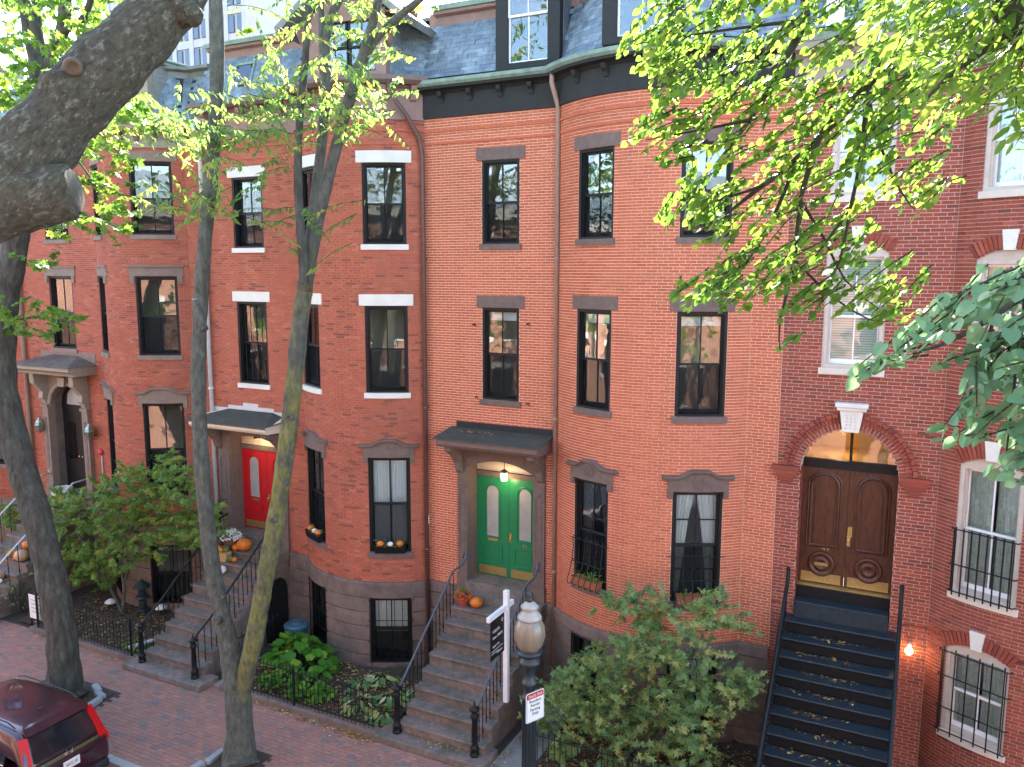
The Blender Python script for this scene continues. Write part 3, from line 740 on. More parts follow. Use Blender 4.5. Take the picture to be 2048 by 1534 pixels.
def stoop(house, x0, x1, noses, m='brownstone_step', slab=None, top_back=-.05, ext=(.0, .0), solid_m='brownstone'):
    """noses: (y,z) of each tread edge from the landing down"""
    poly = [(top_back, 0), (top_back, noses[0][1]-.12)]
    for (y, z), nx in zip(noses, noses[1:]+[None]):
        poly.append((y+.06, z-.12))
        if nx: poly.append((y+.06, nx[1]-.12))
    poly.append((noses[-1][0]+.06, 0))
    S = obj('stoop', MB().prismx(poly, x0+.06, x1-.06), X[solid_m], house)
    for i, (y, z) in enumerate(noses):
        yb = noses[i-1][0]+.07 if i else top_back; zl = noses[i+1][1] if i+1 < len(noses) else max(0, z-.24)
        mb = MB().prismx([(y+.035, zl-.005), (yb, zl-.005), (yb, z), (y+.012, z), (y, z-.012), (y, z-.05), (y+.012, z-.065), (y+.035, z-.07)][::-1], x0-ext[0], x1+ext[1])
        obj('step', mb, X[m], S, bevel=.006)
    if slab: obj('step', MB().box(slab[0], slab[1], slab[2], slab[3], 0, slab[4]), X[m], S, bevel=.02)
    return S

def newel_mesh(hh=.95, r=.065):
    return [(r*1.5, 0), (r*1.5, .03), (r*1.25, .05), (r*1.25, .14), (r*1.45, .16), (r*1.1, .19), (r*.85, .24), (r*.95, .35), (r*.8, hh*.72), (r*1.2, hh*.75), (r*1.25, hh*.8), (r*.9, hh*.83), (r*.9, hh*.88), (r*1.5, hh*.9), (r*1.5, hh*.93), (r*.7, hh*.97), (r*.25, hh*1.02), (r*.3, hh*1.05), (.001, hh*1.08)]

def stair_railing(label, x, feet, group, newel=None, top=None, hgt=.78, sub=2, railm='rail_worn', twist=True, post=None, nm='stair_railing', lower=False, railr=.024):
    """feet: (y,z) of treads from bottom to top; hand rail, a baluster pair per tread and a cast newel"""
    y0, z0 = feet[0]; T = thing(nm, label, 'railing', (x, y0, z0), group)
    P = [(x, y, z+hgt) for y, z in feet]
    if top: P += top(P[-1])
    if newel: P = [(x, newel[0], newel[1]+newel[2]*.86)] + P
    obj('handrail', MB().tube(P, railr, 8), X[railm], T, smooth=True)
    if lower: obj('rail', MB().tube([(x, y, z+.1) for y, z in feet], .012, 6), X[railm], T)
    prof = [(.011, 0), (.011, .08), (.024, .1), (.011, .13), (.011, hgt*.5), (.02, hgt*.53), (.011, hgt*.56), (.011, hgt*.9)]
    me = to_mesh(MB().lathe(prof, 6), 'baluster', X['iron_black'])
    for i in range(len(feet)):
        y, z = feet[i]
        for k in range(sub):
            f = k/sub
            if i+1 < len(feet): yy = y+(feet[i+1][0]-y)*f; dz = (feet[i+1][1]-z)*f
            else: yy = y; dz = 0
            if i+1 == len(feet) and k: continue
            link(bpy.data.objects.new('baluster', me), T, frame((x, yy+.02, z)) @ Matrix.Diagonal((1, 1, (hgt+dz)/(hgt*.92), 1)))
    if newel:
        obj('newel_post', MB().lathe(newel_mesh(newel[2]), 14, (x, newel[0], newel[1])), X['iron_black'], T, smooth=True)
    if post: obj('post', MB().box(x-.02, x+.02, post[0]-.02, post[0]+.02, post[1], post[2]), X['iron_black'], T)
    return T

def fence(label, x0, x1, y, z0, h, n, group=None, posts=(), m='iron_black', two=True, dirn='x', head=True, slope=0.0):
    T = thing('garden_fence', label, 'fence', (x0, y, z0) if dirn == 'x' else (y, x0, z0), group)
    def pt(t, z): return (t, y, z) if dirn == 'x' else (y, t, z)
    for zz, nm in ((z0+h*.9, 'top_rail'), (z0+.07, 'bottom_rail')):
        obj('rail', MB().tube([pt(x0, zz), pt(x1, zz+slope)], .014, 6), X[m], T)
    prof = [(.009, 0), (.009, h*.93), (.02, h*.94), (.014, h*.97), (.001, h*1.03)] if head else [(.009, 0), (.009, h*.9)]
    me = to_mesh(MB().lathe(prof, 6), 'picket', X[m])
    for k in range(n):
        t = x0+(x1-x0)*(k+.5)/n
        if any(abs(t-p) < .05 for p in posts): continue
        inst('picket', me, T, frame(pt(t, z0+slope*(k+.5)/n)))
    for p in posts:
        obj('post', MB().lathe([(.03, -.03), (.03, h*1.0), (.042, h*1.01), (.03, h*1.05), (.01, h*1.1)], 10, pt(p, z0)), X[m], T)
    return T

def house_shell(house, x0, x1, zt, y1=11.0, m='mortar_rose', top_y=1.0):
    obj('rear_wall', MB().box(x0+.02, x1-.02, y1-.2, y1, 0, zt), X[m], house)
    obj('party_wall', MB().box(x0+.01, x0+.2, .6, y1-.2, 0, zt-.01), X[m], house)
    obj('party_wall', MB().box(x1-.2, x1-.01, .6, y1-.2, 0, zt-.01), X[m], house)
    obj('flat_roof', MB().box(x0-.0, x1, top_y, y1, zt, zt+.08), X['lead_grey'], house)

MANS = [(-.02, 13.74), (-.12, 13.9), (-.24, 14.2), (-.40, 14.6), (-.58, 15.0)]

# ---- green-door house
def build_green():
    x0, x1 = -10.2, -2.32
    Hs = thing('row_house', 'orange brick bow front row house with the green double door', 'house', (-6.2, 0, 0), 'brick row houses along the street')
    P = Path([('L', x0, -6.95), ('A', -6.95, -2.92, .85), ('L', -2.92, x1)]); ho = []; td = []
    st = dict(lintel='block', lm='brownstone_trim')
    add_win(Hs, P, ho, ('x', -8.74, -7.83), 10.12, 11.9, td, **st)
    add_win(Hs, P, ho, ('x', -8.74, -7.83), 6.69, 8.74, td, cover='half', **st)
    for (z0, z1) in ((10.17, 11.9), (6.78, 8.79)):
        for t in ((-28.4, -10.2), (16.2, 35.9)): add_win(Hs, P, ho, ('th', *t), z0, z1, td, cover='half' if z0 < 9 else None, **st)
    for t in ((-28.4, -10.2), (16.5, 36.6)):
        M, w, h = add_win(Hs, P, ho, ('th', *t), 3.07, 5.31, td, cover='sheer_tied', lintel='hood', rosette=True, sillh=.16, lites=(2, 2) if t[0] > 0 else (1, 2))
        PLANTERS.append((M, w, 'terracotta')); 
    hb = []
    for t in ((-28.4, -10.6), (16.5, 36.2)): add_win(Hs, P, hb, ('th', *t), .3, 1.9, td, cover='shade', lintel=None, sill_m=None, grille=dict(nv=6, hz=(.02, .33, .66, .98)))
    ho.append((P.sx(-9.12), P.sx(-7.44), 2.2, 5.6))
    brick_wall(Hs, P, 0, P.len, 2.2, 12.88, ho, 'brick_orange', 'mortar_light', joint=.0125)
    for f in td: f()
    stone_base(Hs, P, 0, P.len, [0, .38, .76, 1.14, 1.52, 1.93], hb, 'brownstone', cap=(1.95, 2.2, [(0, P.sx(-9.3)), (P.sx(-7.1), P.len)]))
    obj('string_course', sweep(P, 0, P.len, [(-.01, 12.30), (.018, 12.31), (.018, 12.36), (-.01, 12.36)]), X['brick_orange'], Hs)
    obj('string_course', sweep(P, 0, P.len, [(-.01, 12.56), (.03, 12.57), (.03, 12.62), (-.01, 12.62)]), X['brick_orange'], Hs)
    obj('frieze', sweep(P, 0, P.len, [(-.02, 12.87), (.05, 12.87), (.05, 13.36), (.12, 13.42), (.26, 13.45), (.26, 13.5), (-.02, 13.52)]), X['paint_soot'], Hs)
    obj('gutter', sweep(P, 0, P.len, [(.1, 13.5), (.29, 13.5), (.34, 13.55), (.35, 13.62), (.33, 13.62), (.3, 13.58), (-.1, 13.72), (-.1, 13.6)]), X['copper_green'], Hs)
    brackets(Hs, P, [.5+k*.72 for k in range(11) if abs(.5+k*.72 - P.sx(-6.95)) > .3], 13.4, 'paint_soot', .7)
    sk = [(P.sx(-8.42), P.sx(-6.96), 13.5, 16), (P.sth(-15), P.sth(15), 13.5, 16)]
    slates(Hs, P, 0, P.len, MANS, sk)
    obj('roof_fascia', sweep(P, 0, P.len, [(-.66, 14.97), (-.55, 14.97), (-.55, 15.16), (-.42, 15.19), (-.40, 15.25), (-.66, 15.27)]), X['paint_mauve'], Hs)
    obj('gutter', sweep(P, 0, P.len, [(-.6, 15.26), (-.36, 15.26), (-.33, 15.36), (-.6, 15.38)]), X['copper_green'], Hs)
    dormer(Hs, frame((-7.66, -.02, 13.72)), 1.46, 2.2, 'paint_soot', sm='paint_white', ww=.92, hood='flat')
    dormer(Hs, P.fr(P.sth(0), 13.72, .06), 1.5, 2.2, 'paint_soot', sm='paint_white', ww=.95, hood='flat')
    house_shell(Hs, x0, x1, 15.3)
    downpipe(Hs, [(-6.97, -.27, 13.55), (-6.97, -.3, 13.3), (-6.93, -.2, 13.05), (-6.91, -.1, 12.85), (-6.91, -.1, 0.1)], 'pipe_tan')
    entrance(Hs, (-9.36, -7.16), (-9.12, -7.44), 2.2, 2.42, 4.82, 5.08, .22, 5.62, 'door_green', number='51', cz=6.0, cdepth=.8)
    ns = [(-.84-.302*i, 2.04-.242*i) for i in range(8)]
    stoop(Hs, -9.15, -7.12, ns, slab=(-9.5, -6.98, -3.28, -2.6, .16), top_back=-.02)
    obj('step', MB().box(-9.3, -7.1, -.42, -.0, 2.02, 2.21), X['brownstone_step'], Hs, bevel=.012)
    hooks = MB()
    for x, z in ((-8.95, 8.35), (-7.62, 8.4), (-8.9, 6.72), (-7.62, 6.66)):
        hooks.tube([(x, 0, z), (x, -.06, z), (x+.05, -.07, z+.04), (x+.08, -.06, z-.03)], .012, 6)
        obj('shutter_dog', hooks, X['iron_black'], Hs); hooks = MB()
    feet = [(-2.98, .34)] + [(y+.12, z) for y, z in reversed(ns)]
    gr = 'iron handrails on the green door stairs'
    for x, lb in ((-9.12, 'worn black iron stair railing at the green door, on its planted garden side'), (-7.3, 'worn black iron stair railing at the green door, beside the white sign post')):
        stair_railing(lb, x, feet, gr, newel=(-3.0, .16, 1.05), top=lambda p: [(p[0], -.25, p[2]+.03), (p[0], -.12, p[2]+.2), (p[0], -.09, p[2]+.32)])
    return Hs, P
PLANTERS = []

# ---- red-door house with white lintels
def build_red():
    x0, x1 = -17.12, -10.2
    Hs = thing('row_house', 'rose brick bow front row house with white lintels and the red door', 'house', (-13.6, 0, 0), 'brick row houses along the street')
    P = Path([('L', x0, -13.9), ('A', -13.9, -10.2, .85)]); ho = []; td = []; st = dict(lintel='block', lm='stone_white', sill_m='stone_white')
    add_win(Hs, P, ho, ('x', -16.03, -15.02), 10.11, 11.88, td, sash_y=.14, cover='sheer', **st)
    add_win(Hs, P, ho, ('x', -16.03, -15.02), 6.6, 8.74, td, sash_y=.14, grille=dict(nv=6, hz=(.0, .5, 1.0), y=.06), **st)
    for (z0, z1) in ((10.13, 11.92), (6.75, 8.75)):
        for t in ((-39, -15.5), (16, 39.2)): add_win(Hs, P, ho, ('th', *t), z0, z1, td, **st)
    for t in ((-39, -15), (16, 39.3)):
        M, w, h = add_win(Hs, P, ho, ('th', *t), 2.94, 5.23, td, cover='sheer', lintel='hood', sillh=.15)
        PLANTERS.append((M, w, 'black'))
    hb = []
    for t in ((-39, -15.6), (15.6, 38.7)): add_win(Hs, P, hb, ('th', *t), .17, 1.79, td, cover='shade', lintel=None, sill_m=None, grille=dict(nv=6, hz=(.02, .33, .66, .98)))
    ho.append((P.sx(-16.5), P.sx(-14.75), 2.2, 5.6))
    brick_wall(Hs, P, 0, P.len, 2.2, 12.9, ho, 'brick_rose', 'mortar_rose', joint=.009)
    for f in td: f()
    stone_base(Hs, P, 0, P.len, [0, .36, .72, 1.08, 1.44, 1.8], hb, 'brownstone', cap=(1.81, 2.2, [(0, P.sx(-16.85)), (P.sx(-14.5), P.len)]))
    for z, d in ((12.3, .018), (12.58, .03), (12.83, .045)):
        obj('string_course', sweep(P, 0, P.len, [(-.01, z), (d, z+.01), (d, z+.06), (-.01, z+.06)]), X['brick_rose' if z < 12.8 else 'paint_mauve'], Hs)
    obj('frieze', sweep(P, 0, P.len, [(-.02, 12.89), (.03, 12.89), (.03, 13.5), (.1, 13.53), (.1, 13.56), (-.02, 13.56)]), X['paint_mauve'], Hs)
    obj('gutter', sweep(P, 0, P.len, [(.0, 13.55), (.3, 13.55), (.38, 13.62), (.38, 13.72), (.3, 13.72), (-.1, 13.76), (-.1, 13.6)]), X['paint_brown'], Hs)
    brackets(Hs, P, [.35+k*.62 for k in range(12) if abs(.35+k*.62-P.sx(-13.9)) > .22], 13.54, 'paint_mauve', .9)
    c0, c1 = P.sth(-14), P.sth(36)
    slates(Hs, P, 0, P.len, MANS, [(c0, c1, 13.5, 16), (P.sx(-16.1), P.sx(-15.45), 14.15, 14.75)])
    obj('roof_fascia', sweep(P, 0, P.len, [(-.66, 14.96), (-.55, 14.96), (-.55, 15.14), (-.42, 15.17), (-.40, 15.23), (-.66, 15.25)]), X['paint_mauve'], Hs)
    obj('gutter', sweep(P, 0, P.len, [(-.6, 15.24), (-.34, 15.24), (-.31, 15.33), (-.6, 15.35)]), X['copper_green'], Hs)
    dormer(Hs, frame((-11.62, -.86, 13.72), R(7)), 1.9, 1.4, 'paint_mauve', sm='paint_black', ww=1.4, two=True, hood='gable', depth=2.2)
    sl = math.atan2(.38, 1.05)
    M = frame((-15.78, .28, 14.16)) @ Matrix.Rotation(-sl, 4, 'X')
    k = obj('skylight', MB().box(-.33, -.27, -.09, .02, 0, .62).box(.27, .33, -.09, .02, 0, .62).box(-.27, .27, -.089, .02, 0, .06).box(-.27, .27, -.089, .02, .56, .62), X['copper_green'], Hs, M, local=True)
    obj('pane', MB().box(-.28, .28, -.07, -.06, .05, .57), X['glass_dark'], k, M, local=True)
    obj('lining', MB().box(-.28, .28, -.02, -.01, .05, .57), X['curtain'], k, M, local=True)
    house_shell(Hs, x0, x1, 15.28)
    downpipe(Hs, [(-10.62, -.75, 13.6), (-10.6, -.72, 13.35), (-10.38, -.42, 12.9), (-10.22, -.16, 12.45), (-10.18, -.12, 12.1), (-10.18, -.12, .1)], 'pipe_brown')
    entrance(Hs, (-16.88, -14.5), (-16.5, -14.75), 2.24, 2.5, 4.72, 5.0, .2, 5.55, 'door_red', cz=5.82, cdepth=.9, hip=True, fascia='paint_cream', roofm='tar_green')
    ns = [(-.70-.302*i, 2.23-.231*i) for i in range(9)]
    stoop(Hs, -16.45, -14.5, ns, slab=(-16.75, -14.2, -3.5, -2.9, .15), top_back=-.02)
    obj('step', MB().box(-16.7, -14.5, -.4, -.0, 2.21, 2.26), X['brownstone_step'], Hs, bevel=.01)
    d = MB().add([(-14.55+.045, y, z) for y, z in ((-.95, 0), (-.12, 0), (-.12, 1.35), (-.2, 1.6), (-.38, 1.75), (-.68, 1.75), (-.87, 1.6), (-.95, 1.35))] , [tuple(range(8))])
    obj('cellar_door', MB().prismx([(-.95, 0), (-.12, 0), (-.12, 1.3), (-.2, 1.5), (-.38, 1.62), (-.68, 1.62), (-.87, 1.5), (-.95, 1.3)], -14.57, -14.545), X['paint_black'], Hs)
    feet = [(-3.1, .38)] + [(y+.12, z) for y, z in reversed(ns[:-1])]
    gr = 'iron handrails on the red door stairs'
    for x, lb in ((-16.38, 'black iron stair railing at the red door, on the maple tree side'), (-14.62, 'black iron stair railing at the red door, with twisted newel by the mossy tree')):
        stair_railing(lb, x, feet, gr, newel=(-3.22, .15, 1.0), railm='iron_black', top=lambda p: [(p[0], -.3, p[2]+.05)])
    return Hs, P

# ---- house with the arched brown door
def build_brown():
    x0, x1 = -2.32, 5.2
    Hs = thing('row_house', 'dark crimson brick row house with arched brown wooden door and white keystones', 'house', (1.4, 0, 0), 'brick row houses along the street')
    P = Path([('L', x0, .43), ('A', .43, 4.43, .85), ('L', 4.43, x1)]); ho = []; td = []
    st = dict(frame_m='paint_beige', sash_m='paint_white', sill_m='stone_cream', sash_y=.13, fw=.075)
    add_win(Hs, P, ho, ('x', -1.62, -.6), 7.8, 9.88, td, arch=.17, lintel='brick_arch', cover='blind', rail=.45, **st)
    add_win(Hs, P, ho, ('x', -1.62, -.6), 10.89, 12.5, td, lintel=None, cover='sheer', **st)
    for t in ((-37.5, -16), (16, 37.5)):
        add_win(Hs, P, ho, ('th', *t), 10.85, 12.5, td, cover='sheer', **st)
        add_win(Hs, P, ho, ('th', *t), 7.75, 9.75, td, arch=.17, lintel='brick_arch', cover='lace', **st)
        M, w, h = add_win(Hs, P, ho, ('th', *t), 4.03, 6.3, td, arch=.16, lintel='brick_arch', cover='lace', **st)
        td.append(lambda M=M, w=w: bars(Hs, M @ Matrix.Translation((0, -.02, .0)), w-.1, 1.15, nv=8, hz=(.03, .45, .99), y=-.06, r=.013))
        add_win(Hs, P, ho, ('th', *t), 1.45, 3.0, td, arch=.15, lintel='brick_arch', cover='lace', grille=dict(nv=6, hz=(.02, .3, .68, .97), y=-.1, r=.012), **st)
    # arched doorway
    qc = P.sx(-1.05); a = .845; zs, rise = 5.9, .78
    ho.append((qc-a, qc+a, 3.0, zs))
    r, an, pts = seg_arch(2*a, rise, 24)
    for (x, z), (x2, z2) in zip(pts[:12], pts[1:13]): ho.append((qc-abs(x2), qc+abs(x2), zs+z, zs+z2+.001))
    brick_wall(Hs, P, 0, P.len, 0.0, 12.85, ho, 'brick_crimson', 'mortar_grey', joint=.012, course=.0655, length=.215)
    for f in td: f()
    cx = -1.05
    # jambs, soffit and arch rings
    j = MB().box(cx-a-.1, cx-a, .004, .55, 3.0, zs).box(cx+a, cx+a+.1, .004, .55, 3.0, zs)
    vs = []
    for x, z in pts: vs += [(cx+x, .01, zs+z), (cx+x, .55, zs+z)]
    j.add(vs, [(2*i, 2*i+1, 2*i+3, 2*i+2) for i in range(len(pts)-1)])
    A = obj('door_surround', j, X['mortar_grey'], Hs)
    ann = MB(); n_ = 40; vv = []
    for k in range(n_+1):
        t = -an+2*an*k/n_
        for rr in (r-.002, r+.3): vv += [(cx+rr*math.sin(t), -.004, zs+rise-r+rr*math.cos(t)), (cx+rr*math.sin(t), .1, zs+rise-r+rr*math.cos(t))]
    ann.add(vv, [f for k in range(n_) for f in ((4*k, 4*k+4, 4*k+6, 4*k+2), (4*k+2, 4*k+6, 4*k+7, 4*k+3), (4*k+1, 4*k+5, 4*k+4, 4*k))])
    obj('arch_mortar', ann, X['mortar_grey'], A)
    jm = box_mesh(.2, .0535, .012, X['brick_crimson'], 'jamb_brick')
    for q in range(44):
        for sg in (-1, 1):
            for e in (0, 1): inst('jamb_brick', jm, A, frame((cx+sg*(a-.001), .1+.212*e+(.06 if q % 2 else 0), 3.03+q*.0655), math.pi/2))
    for ring, (dr, y0, y1, n) in enumerate(((.0, -.01, .12, 40), (.115, -.045, .05, 46), (.23, -.08, .0, 30))):
        me = None
        for k in range(n):
            t = -an+2*an*(k+.5)/n
            if abs(t)*r < .1: continue
            wd_ = 2*an*(r+dr)/n-.009; hh = .108 if ring < 2 else .07
            if me is None: me = to_mesh(MB().box(-wd_/2, wd_/2, y0, y1, 0, hh), 'arch_brick', X['brick_crimson'])
            inst('arch_brick', me, A, frame((cx, 0, zs+rise-r)) @ Matrix.Rotation(t, 4, 'Y') @ Matrix.Translation((0, 0, r+dr+.003)))
    for sg in (-1, 1):
        for k, (z, ww, d) in enumerate(((zs-.09, .5, .12), (zs-.16, .42, .1), (zs-.23, .34, .08), (zs-.30, .24, .06), (zs-.37, .14, .045))):
            xm = cx+sg*(a+.02+ (.5-.02)/2 - .0); obj('impost', MB().box(xm-ww/2, xm+ww/2, -d, .1, z, z+(.085 if k == 0 else .066)), X['brick_crimson'], A, bevel=.004)
    zk = zs+rise
    obj('keystone', MB().prism([(cx-.14, zk-.04), (cx+.14, zk-.04), (cx+.2, zk+.36), (cx-.2, zk+.36)], -.13, .0).box(cx-.25, cx+.25, -.17, .0, zk+.36, zk+.42).box(cx-.28, cx+.28, -.2, .0, zk+.42, zk+.5), X['stone_white'], A, bevel=.01)
    kf = MB()
    for i in range(5):
        for q in range(3): kf.ball((cx+(q-1)*.075+random.uniform(-.01, .01), -.135, zk+.04+i*.06), .022, .01, .02, 7, 4)
    obj('carving', kf, X['stone_cream'], A)
    yd = .42
    obj('fanlight_frame', MB().box(cx-a, cx+a, yd-.04, yd+.06, zs-.08, zs+.09).box(cx-.025, cx+.025, yd-.01, yd+.03, zs+.09, zs+rise), X['paint_black'], Hs)
    for sg in (-1, 1):
        pp = [(x, z) for x, z in pts if (x*sg > .02)]
        pp = sorted(pp, key=lambda q: q[0]); poly = [(cx+pp[0][0] if sg > 0 else cx+pp[0][0], zs+.09)] + [(cx+pp[-1][0], zs+.09)] + [(cx+x, max(zs+z, zs+.091)) for x, z in reversed(pp)]
        obj('fanlight_pane', MB().prism(poly, yd+.01, yd+.014), X['glass'], Hs)
    obj('hallway', MB().add([(cx-a, yd+.1, zs), (cx+a, yd+.1, zs), (cx+a, 2.2, zs), (cx-a, 2.2, zs), (cx-a, yd+.1, zk), (cx+a, yd+.1, zk), (cx+a, 2.2, zk), (cx-a, 2.2, zk)], [(0,3,2,1),(4,5,6,7),(1,2,6,5),(2,3,7,6),(3,0,4,7)]), X['room_lit'], Hs)
    lp = bpy.data.lights.new('hall_bulb', 'POINT'); lp.energy = 1.8; lp.color = (1, .68, .32); lp.shadow_soft_size = .06
    lo = bpy.data.objects.new('hall_bulb', lp); link(lo, Hs, frame((cx-.25, 1.3, zs+.45)))
    zd = 3.5
    for k in (0, 1): door_leaf(Hs, frame((cx-a+a*(k+.5), yd, zd)), a, zs-.08-zd, 'door_wood', hinge=1 if k else -1, panel='round', slot=(k == 0), knob=(k == 1))
    obj('lock', MB().box(cx+.02, cx+.1, yd-.015, yd, zd+1.02, zd+1.22), X['brass'], Hs)
    text_mesh('number', '49', .15, X['brass'], Hs, frame((cx-a*.42, yd-.008, zd+.72)))
    obj('threshold', MB().box(cx-a, cx+a, .2, yd+.1, 3.0, zd-.01), X['iron_stair'], Hs)
    obj('sill_plate', MB().box(cx-a, cx+a, .24, yd, zd-.012, zd+.0), X['brass'], Hs)
    obj('step', MB().box(cx-a+.02, cx+a-.02, -.1, .2, 2.7, 3.28), X['wet_tread'], Hs, bevel=.015)
    # iron stair
    ns = [(-.34-.272*i, 2.96-.238*i) for i in range(12)]
    S = obj('stoop', MB().prismx([(0, 0), (-.0, 2.6), (-.2, 2.6)] + [(-3.1, .06), (-3.1, 0)], -1.98, -.08), X['iron_stair'], Hs)
    for i, (y, z) in enumerate(ns):
        yb = ns[i-1][0]+.03 if i else 0
        t = MB().box(-2.03, -.0, y, yb, z-.035, z)
        t.tube([(-2.03, y, z-.018), (0, y, z-.018)], .021, 6)
        obj('step', t, X['wet_tread'], S); obj('riser', MB().box(-2.0, -.03, y+.05, y+.065, z-.24, z-.037), X['iron_stair'], S)
    T = None
    gr = 'iron handrails on the iron stairs'
    for x, lb in ((-2.0, 'black twisted iron railing on the arched door stairs, beside the orange brick house'), (-.03, 'black twisted iron railing on the arched door stairs, beside the lit bulb')):
        feet = [(y+.1, z) for y, z in reversed(ns)]
        stair_railing(lb, x, feet, gr, railm='iron_black', hgt=.62, sub=2, railr=.036, top=lambda p: [(p[0], -.16, p[2]+.1), (p[0], -.13, p[2]+.35)])
    # cornice, roof
    obj('frieze', sweep(P, 0, P.len, [(-.02, 12.84), (.05, 12.86), (.04, 12.92), (.03, 13.3), (.12, 13.36), (.3, 13.4), (.3, 13.52), (-.02, 13.53)]), X['paint_tan'], Hs)
    obj('gutter', sweep(P, 0, P.len, [(.1, 13.52), (.32, 13.52), (.4, 13.66), (.36, 13.68), (-.1, 13.72), (-.1, 13.6)]), X['copper_green'], Hs)
    brackets(Hs, P, [.4+k*.62 for k in range(12) if abs(.4+k*.62-P.sx(.43)) > .22], 13.38, 'paint_tan', .7)
    slates(Hs, P, 0, P.len, MANS, [(P.sx(-1.85), P.sx(-.35), 13.5, 16)])
    obj('roof_fascia', sweep(P, 0, P.len, [(-.66, 14.97), (-.55, 14.97), (-.55, 15.16), (-.4, 15.2), (-.40, 15.26), (-.66, 15.28)]), X['paint_tan'], Hs)
    dormer(Hs, frame((-1.1, -.02, 13.76)), 1.5, 2.0, 'paint_white', sm='paint_white', ww=1.0, hood='flat')
    house_shell(Hs, x0, x1, 15.3)
    return Hs, P

mat('canopy_rust', (.11,.075,.058), .8, .3, 6, col2=(.2,.17,.12), c2scale=2)
# ---- far house with stone arched door
def build_left():
    x0, x1 = -25.0, -17.12
    Hs = thing('row_house', 'russet brick bow front row house with tan arched doorway behind the maple', 'house', (-21, 0, 0), 'brick row houses along the street')
    P = Path([('L', x0, -21.25), ('A', -21.25, -17.7, .85), ('L', -17.7, x1)]); ho = []; td = []
    st = dict(lintel='cap', lm='brownstone_tan', sill_m='brownstone_tan')
    add_win(Hs, P, ho, ('x', -23.58, -22.51), 7.2, 9.36, td, **st)
    add_win(Hs, P, ho, ('x', -23.58, -22.51), 10.43, 12.35, td, **st)
    for t in ((-43, -15.5), (15.4, 43.5)):
        add_win(Hs, P, ho, ('th', *t), 10.47, 12.36, td, lintel='block', lm='brownstone_tan', sill_m='brownstone_tan')
        add_win(Hs, P, ho, ('th', *t), 7.26, 9.38, td, cover='sheer' if t[0] < 0 else None, **st)
        add_win(Hs, P, ho, ('th', *t), 3.35, 5.95, td, lintel='hood', lm='brownstone_tan', sill_m='brownstone_tan')
    hb = []
    for t in ((-43, -16), (15.4, 43)): add_win(Hs, P, hb, ('th', *t), .25, 1.95, td, cover='half', lintel=None, sill_m=None, grille=dict(nv=7, hz=(.02, .5, .98)))
    qc = P.sx(-23.1); a = .78; zs = 5.35
    ho.append((qc-a, qc+a, 2.5, zs)); r, an, pts = seg_arch(2*a, a*.98, 24)
    for (x, z), (x2, z2) in zip(pts[:12], pts[1:13]): ho.append((qc-abs(x2), qc+abs(x2), zs+z, zs+z2+.001))
    brick_wall(Hs, P, 0, P.len, 2.5, 12.7, ho, 'brick_russet', 'mortar_rose', joint=.009)
    for f in td: f()
    stone_base(Hs, P, 0, P.len, [0, .42, .84, 1.26, 1.68, 2.1], hb, 'brownstone_tan', cap=(2.11, 2.5, [(0, P.len)]))
    cx = -23.1
    s = MB()
    for sg in (-1, 1): s.box(cx+sg*(a+.13)-.13, cx+sg*(a+.13)+.13, -.14, .1, 2.5, zs).box(cx+sg*(a+.13)-.16, cx+sg*(a+.13)+.16, -.18, .1, zs, zs+.1).box(cx+sg*(a+.13)-.16, cx+sg*(a+.13)+.16, -.18, .1, 2.5, 2.95)
    ptsO = [(x*1.0, z) for x, z in pts]
    s.prism([(cx-a-.26, zs+.1), (cx-a, zs+.1)] + [(cx+x, zs+max(z, .1)) for x, z in pts] + [(cx+a, zs+.1), (cx+a+.26, zs+.1), (cx+a+.26, zs+1.15), (cx-a-.26, zs+1.15)], -.06, .1)
    A = obj('door_surround', s, X['brownstone_tan'], Hs, bevel=.008)
    obj('archivolt', MB().tube([(cx+x*1.03, -.07, zs+z*1.03) for x, z in pts], .06, 8), X['paint_tan'], A)
    obj('keystone', MB().prism([(cx-.13, zs+.7), (cx+.13, zs+.7), (cx+.17, zs+.98), (cx-.17, zs+.98)], -.2, .0), X['paint_tan'], A, bevel=.01)
    for sg in (-1, 1):
        xm = cx+sg*(a+.13)
        obj('console', MB().prismx([(-.14, zs+.1), (-.2, zs+.25), (-.26, zs+.3), (-.24, zs+.5), (-.34, zs+.62), (-.5, zs+.8), (-.52, zs+1.12), (-.05, zs+1.12), (-.05, zs+.1)], xm-.1, xm+.1), X['paint_tan'], A, bevel=.012)
        obj('panel', MB().box(xm-.05, xm+.05, -.15, -.14, 3.5, zs-.3), X['brownstone'], A)
        obj('boss', MB().lathe([(.03, 0), (.09, 0), (.09, .02), (.04, .03)], 14, M=Matrix.Translation((xm, -.14, 3.3)) @ Matrix.Rotation(math.pi/2, 4, 'X')), X['paint_tan'], A)
    rc = MB().box(cx-a-.08, cx-a, .1, .45, 2.5, zs).box(cx+a, cx+a+.08, .1, .45, 2.5, zs)
    vs = []
    for x, z in pts: vs += [(cx+x, .1, zs+z), (cx+x, .45, zs+z)]
    rc.add(vs, [(2*i, 2*i+1, 2*i+3, 2*i+2) for i in range(len(pts)-1)])
    obj('recess', rc, X['brownstone'], Hs)
    for k in (0, 1):
        M = frame((cx-a+a*(k+.5), .34, 2.75)); lf = obj('door', MB().box(-a/2+.003, a/2-.003, 0, .05, 0, 2.5), X['paint_black'], Hs, M, local=True)
        obj('glass', MB().box(-a*.25, a*.25, -.006, 0, .95, 2.1), X['glass_dark'], lf, M, local=True)
        obj('handle', MB().ball((-a*.4 if k else a*.4, -.03, 1.05), .03, .03, .03, 10, 6), X['brass_bright'], lf, M, local=True)
    obj('transom', MB().box(cx-a, cx+a, .33, .39, 5.25, 6.15), X['paint_black'], Hs)
